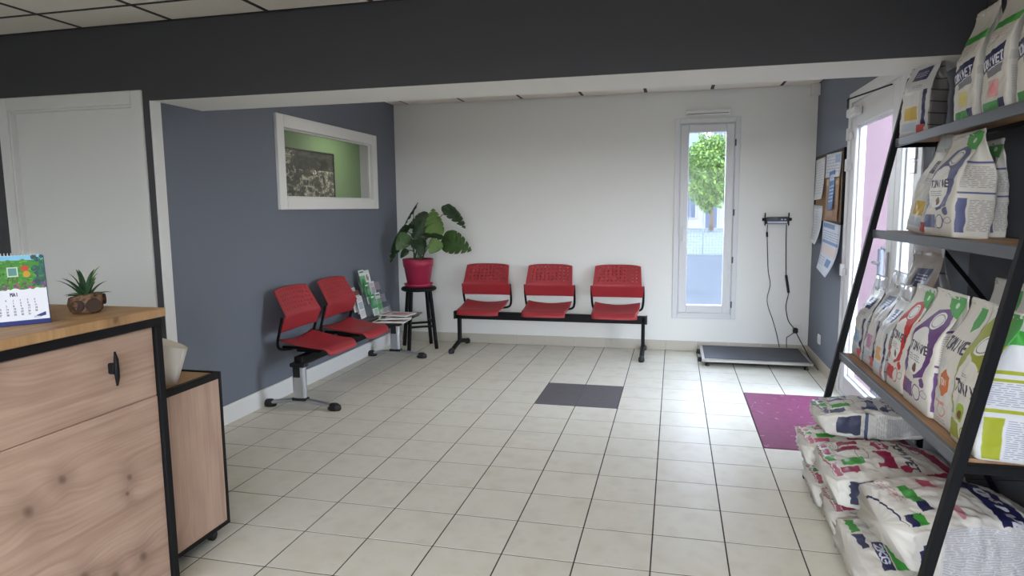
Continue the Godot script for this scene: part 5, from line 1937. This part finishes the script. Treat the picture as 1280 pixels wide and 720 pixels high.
func shelf_things():
	var z0 := -0.78
	var z1 := 0.695
	var fx := func(y: float) -> float: return 0.755 + 0.2 * y - (0.0 if y < 1.3 else (y - 1.3) * 0.02)
	var xb := 1.285
	var s := thing("shelf_unit", "black metal shelf unit with wooden boards against the right wall", "shelf")
	for z in [z0, z1]:
		var st := S()
		bar(st, Vector3(fx.call(0.0), 0.0, z), Vector3(fx.call(2.0), 2.0, z), 0.03, 0.03, 0.003, Vector3.BACK)
		mi(s, "front_post", done(st), mats["black_metal"])
		mi(s, "rear_post", span_mesh(Vector3(xb - 0.03, 0, z - 0.015), Vector3(xb, 2.0, z + 0.015), 0.003), mats["black_metal"])
		mi(s, "top_bar", span_mesh(Vector3(fx.call(2.0) - 0.01, 1.97, z - 0.013), Vector3(xb - 0.03, 2.0, z + 0.013), 0.003), mats["black_metal"])
		for y in [0.655, 1.265, 1.695]:
			mi(s, "side_bar", span_mesh(Vector3(fx.call(y), y - 0.015, z - 0.013), Vector3(xb - 0.03, y + 0.012, z + 0.013), 0.003), mats["black_metal"])
	for y in [0.675, 1.285, 1.715]:
		var x: float = fx.call(y) + 0.004
		mi(s, "front_rail", span_mesh(Vector3(x - 0.012, y - 0.032, z0 + 0.016), Vector3(x + 0.006, y + 0.006, z1 - 0.016), 0.002), mats["grey_metal"])
		mi(s, "rear_rail", span_mesh(Vector3(xb - 0.03, y - 0.03, z0 + 0.016), Vector3(xb - 0.012, y + 0.004, z1 - 0.016), 0.002), mats["black_metal"])
		mi(s, "board", span_mesh(Vector3(x + 0.006, y - 0.014, z0 + 0.016), Vector3(xb - 0.032, y + 0.002, z1 - 0.016)), mats["wood_shelf"])
	for q in [[0.05, 0.64, 1], [0.05, 0.64, -1], [0.69, 1.25, 1], [0.69, 1.25, -1]]:
		var st := S()
		var a := z0 if q[2] == 1 else z1
		var b := z1 if q[2] == 1 else z0
		var off: float = 0.004 * q[2]
		bar(st, Vector3(xb - 0.006 + off, q[0], a), Vector3(xb - 0.006 + off, q[1], b), 0.003, 0.022, 0.0, Vector3.RIGHT)
		mi(s, "cross_brace", done(st), mats["black_metal"])
	var H := -PI / 2
	var lo := 0.678
	var md := 1.288
	var tp := 1.718
	var g1 := "small feed bags on the lower shelf"
	bag("feed_bag", "slim clear-fronted bag with pale blue patch at the far end of the lower shelf", g1, "clear", rgb(150, 178, 206), "cb", Vector3(0.98, lo, -0.66), Vector3(0.19, 0.34, 0.10), H, 0.12)
	bag("feed_bag", "clear-fronted bag with a mauve patch, second from the lower shelf's far end", g1, "clear", rgb(190, 130, 168), "cp", Vector3(0.985, lo, -0.455), Vector3(0.20, 0.38, 0.11), H, 0.14)
	bag("feed_bag", "clear-fronted bag with an orange patch beside the red-swirl bag", g1, "clear", rgb(222, 170, 92), "co", Vector3(0.975, lo, -0.265), Vector3(0.165, 0.34, 0.11), H, 0.1)
	bag("feed_bag", "white bag with a red swirl on the lower shelf", g1, "swirl", rgb(196, 50, 46), "red", Vector3(0.985, lo, -0.075), Vector3(0.20, 0.41, 0.12), H, 0.1)
	bag("feed_bag", "white bag with a purple swirl on the lower shelf", g1, "swirl", rgb(104, 62, 122), "purple", Vector3(0.99, lo, 0.18), Vector3(0.27, 0.42, 0.14), H, 0.08)
	bag("feed_bag", "white bag with an orange hexagon on the lower shelf", g1, "plain", rgb(206, 112, 60), "hex", Vector3(1.0, lo, 0.40), Vector3(0.17, 0.42, 0.13), H, 0.08)
	bag("feed_bag", "lime green bag at the near end of the lower shelf", g1, "lime", rgb(158, 164, 40), "lime", Vector3(0.995, lo, 0.595), Vector3(0.2, 0.42, 0.15), H, 0.06)
	bag("feed_bag", "grey-sided clear bag with brown feed showing, standing behind the mauve-patch bag", g1, "kibble", rgb(150, 120, 90), "cg", Vector3(1.175, lo, -0.50), Vector3(0.28, 0.52, 0.11), H + 0.12, -0.02)
	bag("feed_bag", "plain white bag standing behind the orange hexagon bag", g1, "plain", rgb(206, 112, 60), "hex", Vector3(1.19, lo, 0.20), Vector3(0.27, 0.46, 0.11), H, 0.02)
	var g2 := "small feed bags on the middle shelf"
	bag("feed_bag", "clear-fronted bag leaning at the far end of the middle shelf", g2, "clear", rgb(208, 176, 90), "cy", Vector3(1.10, md, -0.345), Vector3(0.18, 0.35, 0.09), H + 0.2, 0.14, -0.12)
	bag("feed_bag", "white bag with an indigo swirl on the middle shelf", g2, "swirl", rgb(96, 100, 140), "indigo", Vector3(1.105, md, -0.06), Vector3(0.29, 0.38, 0.13), H, 0.06)
	bag("feed_bag", "white bag half hidden behind the indigo-swirl bag", g2, "swirl", rgb(96, 100, 140), "indigo", Vector3(1.222, md, -0.13), Vector3(0.26, 0.35, 0.065), H, 0.0)
	var g3 := "small feed bags on the top shelf"
	bag("feed_bag", "clear-fronted bag with grey sides at the far end of the top shelf", g3, "clear", rgb(214, 176, 90), "cy", Vector3(1.155, tp, -0.655), Vector3(0.21, 0.35, 0.085), H + 0.3, 0.04)
	bag("feed_bag", "white bag with a pale yellow patch on the top shelf", g3, "vet", rgb(222, 206, 120), "vy", Vector3(1.175, tp, -0.09), Vector3(0.2, 0.40, 0.12), H, 0.0)
	bag("feed_bag", "white bag with a pink patch on the top shelf", g3, "vet", rgb(232, 150, 150), "vp", Vector3(1.175, tp, 0.155), Vector3(0.2, 0.40, 0.12), H, 0.0)
	bag("feed_bag", "white bag with a green patch at the top shelf's near end", g3, "vet", rgb(150, 196, 140), "vg", Vector3(1.175, tp, 0.40), Vector3(0.2, 0.40, 0.12), H, 0.0)
	# pile of large sacks on the floor
	var red := rgb(160, 36, 78)
	sack("white sack with red print at the bottom of the far pile", "big_swirl", rgb(176, 60, 96), "s2", Vector3(0.735, 0.082, -0.545), Vector3(0.40, 0.50, 0.15))
	sack("white sack under the raspberry-printed one, second on the floor from the far post", "big_swirl", rgb(176, 60, 96), "s2", Vector3(0.745, 0.088, -0.20), Vector3(0.31, 0.5, 0.155))
	sack("white sack with a green bar and navy tag at the near floor corner", "big_green", rgb(220, 140, 80), "t", Vector3(0.73, 0.095, 0.25), Vector3(0.56, 0.52, 0.17))
	sack("pink and white sack squeezed below the blue-printed one", "big_swirl", rgb(196, 84, 120), "s1", Vector3(0.70, 0.245, -0.595), Vector3(0.32, 0.5, 0.14))
	sack("white sack with raspberry red print in the middle of the pile", "big_swirl", red, "r", Vector3(0.725, 0.262, -0.205), Vector3(0.46, 0.5, 0.16), 0.0, 0.04)
	sack("white sack with blue-grey print on top of the far end of the pile", "big_swirl", rgb(84, 92, 120), "blue", Vector3(0.765, 0.395, -0.60), Vector3(0.30, 0.48, 0.13), 0.05, 0.0)
	sack("white sack with navy banner and fine print on the near end of the pile", "big_vet", rgb(206, 96, 120), "q", Vector3(0.80, 0.30, 0.34), Vector3(0.42, 0.5, 0.20), 0.16, 0.0)
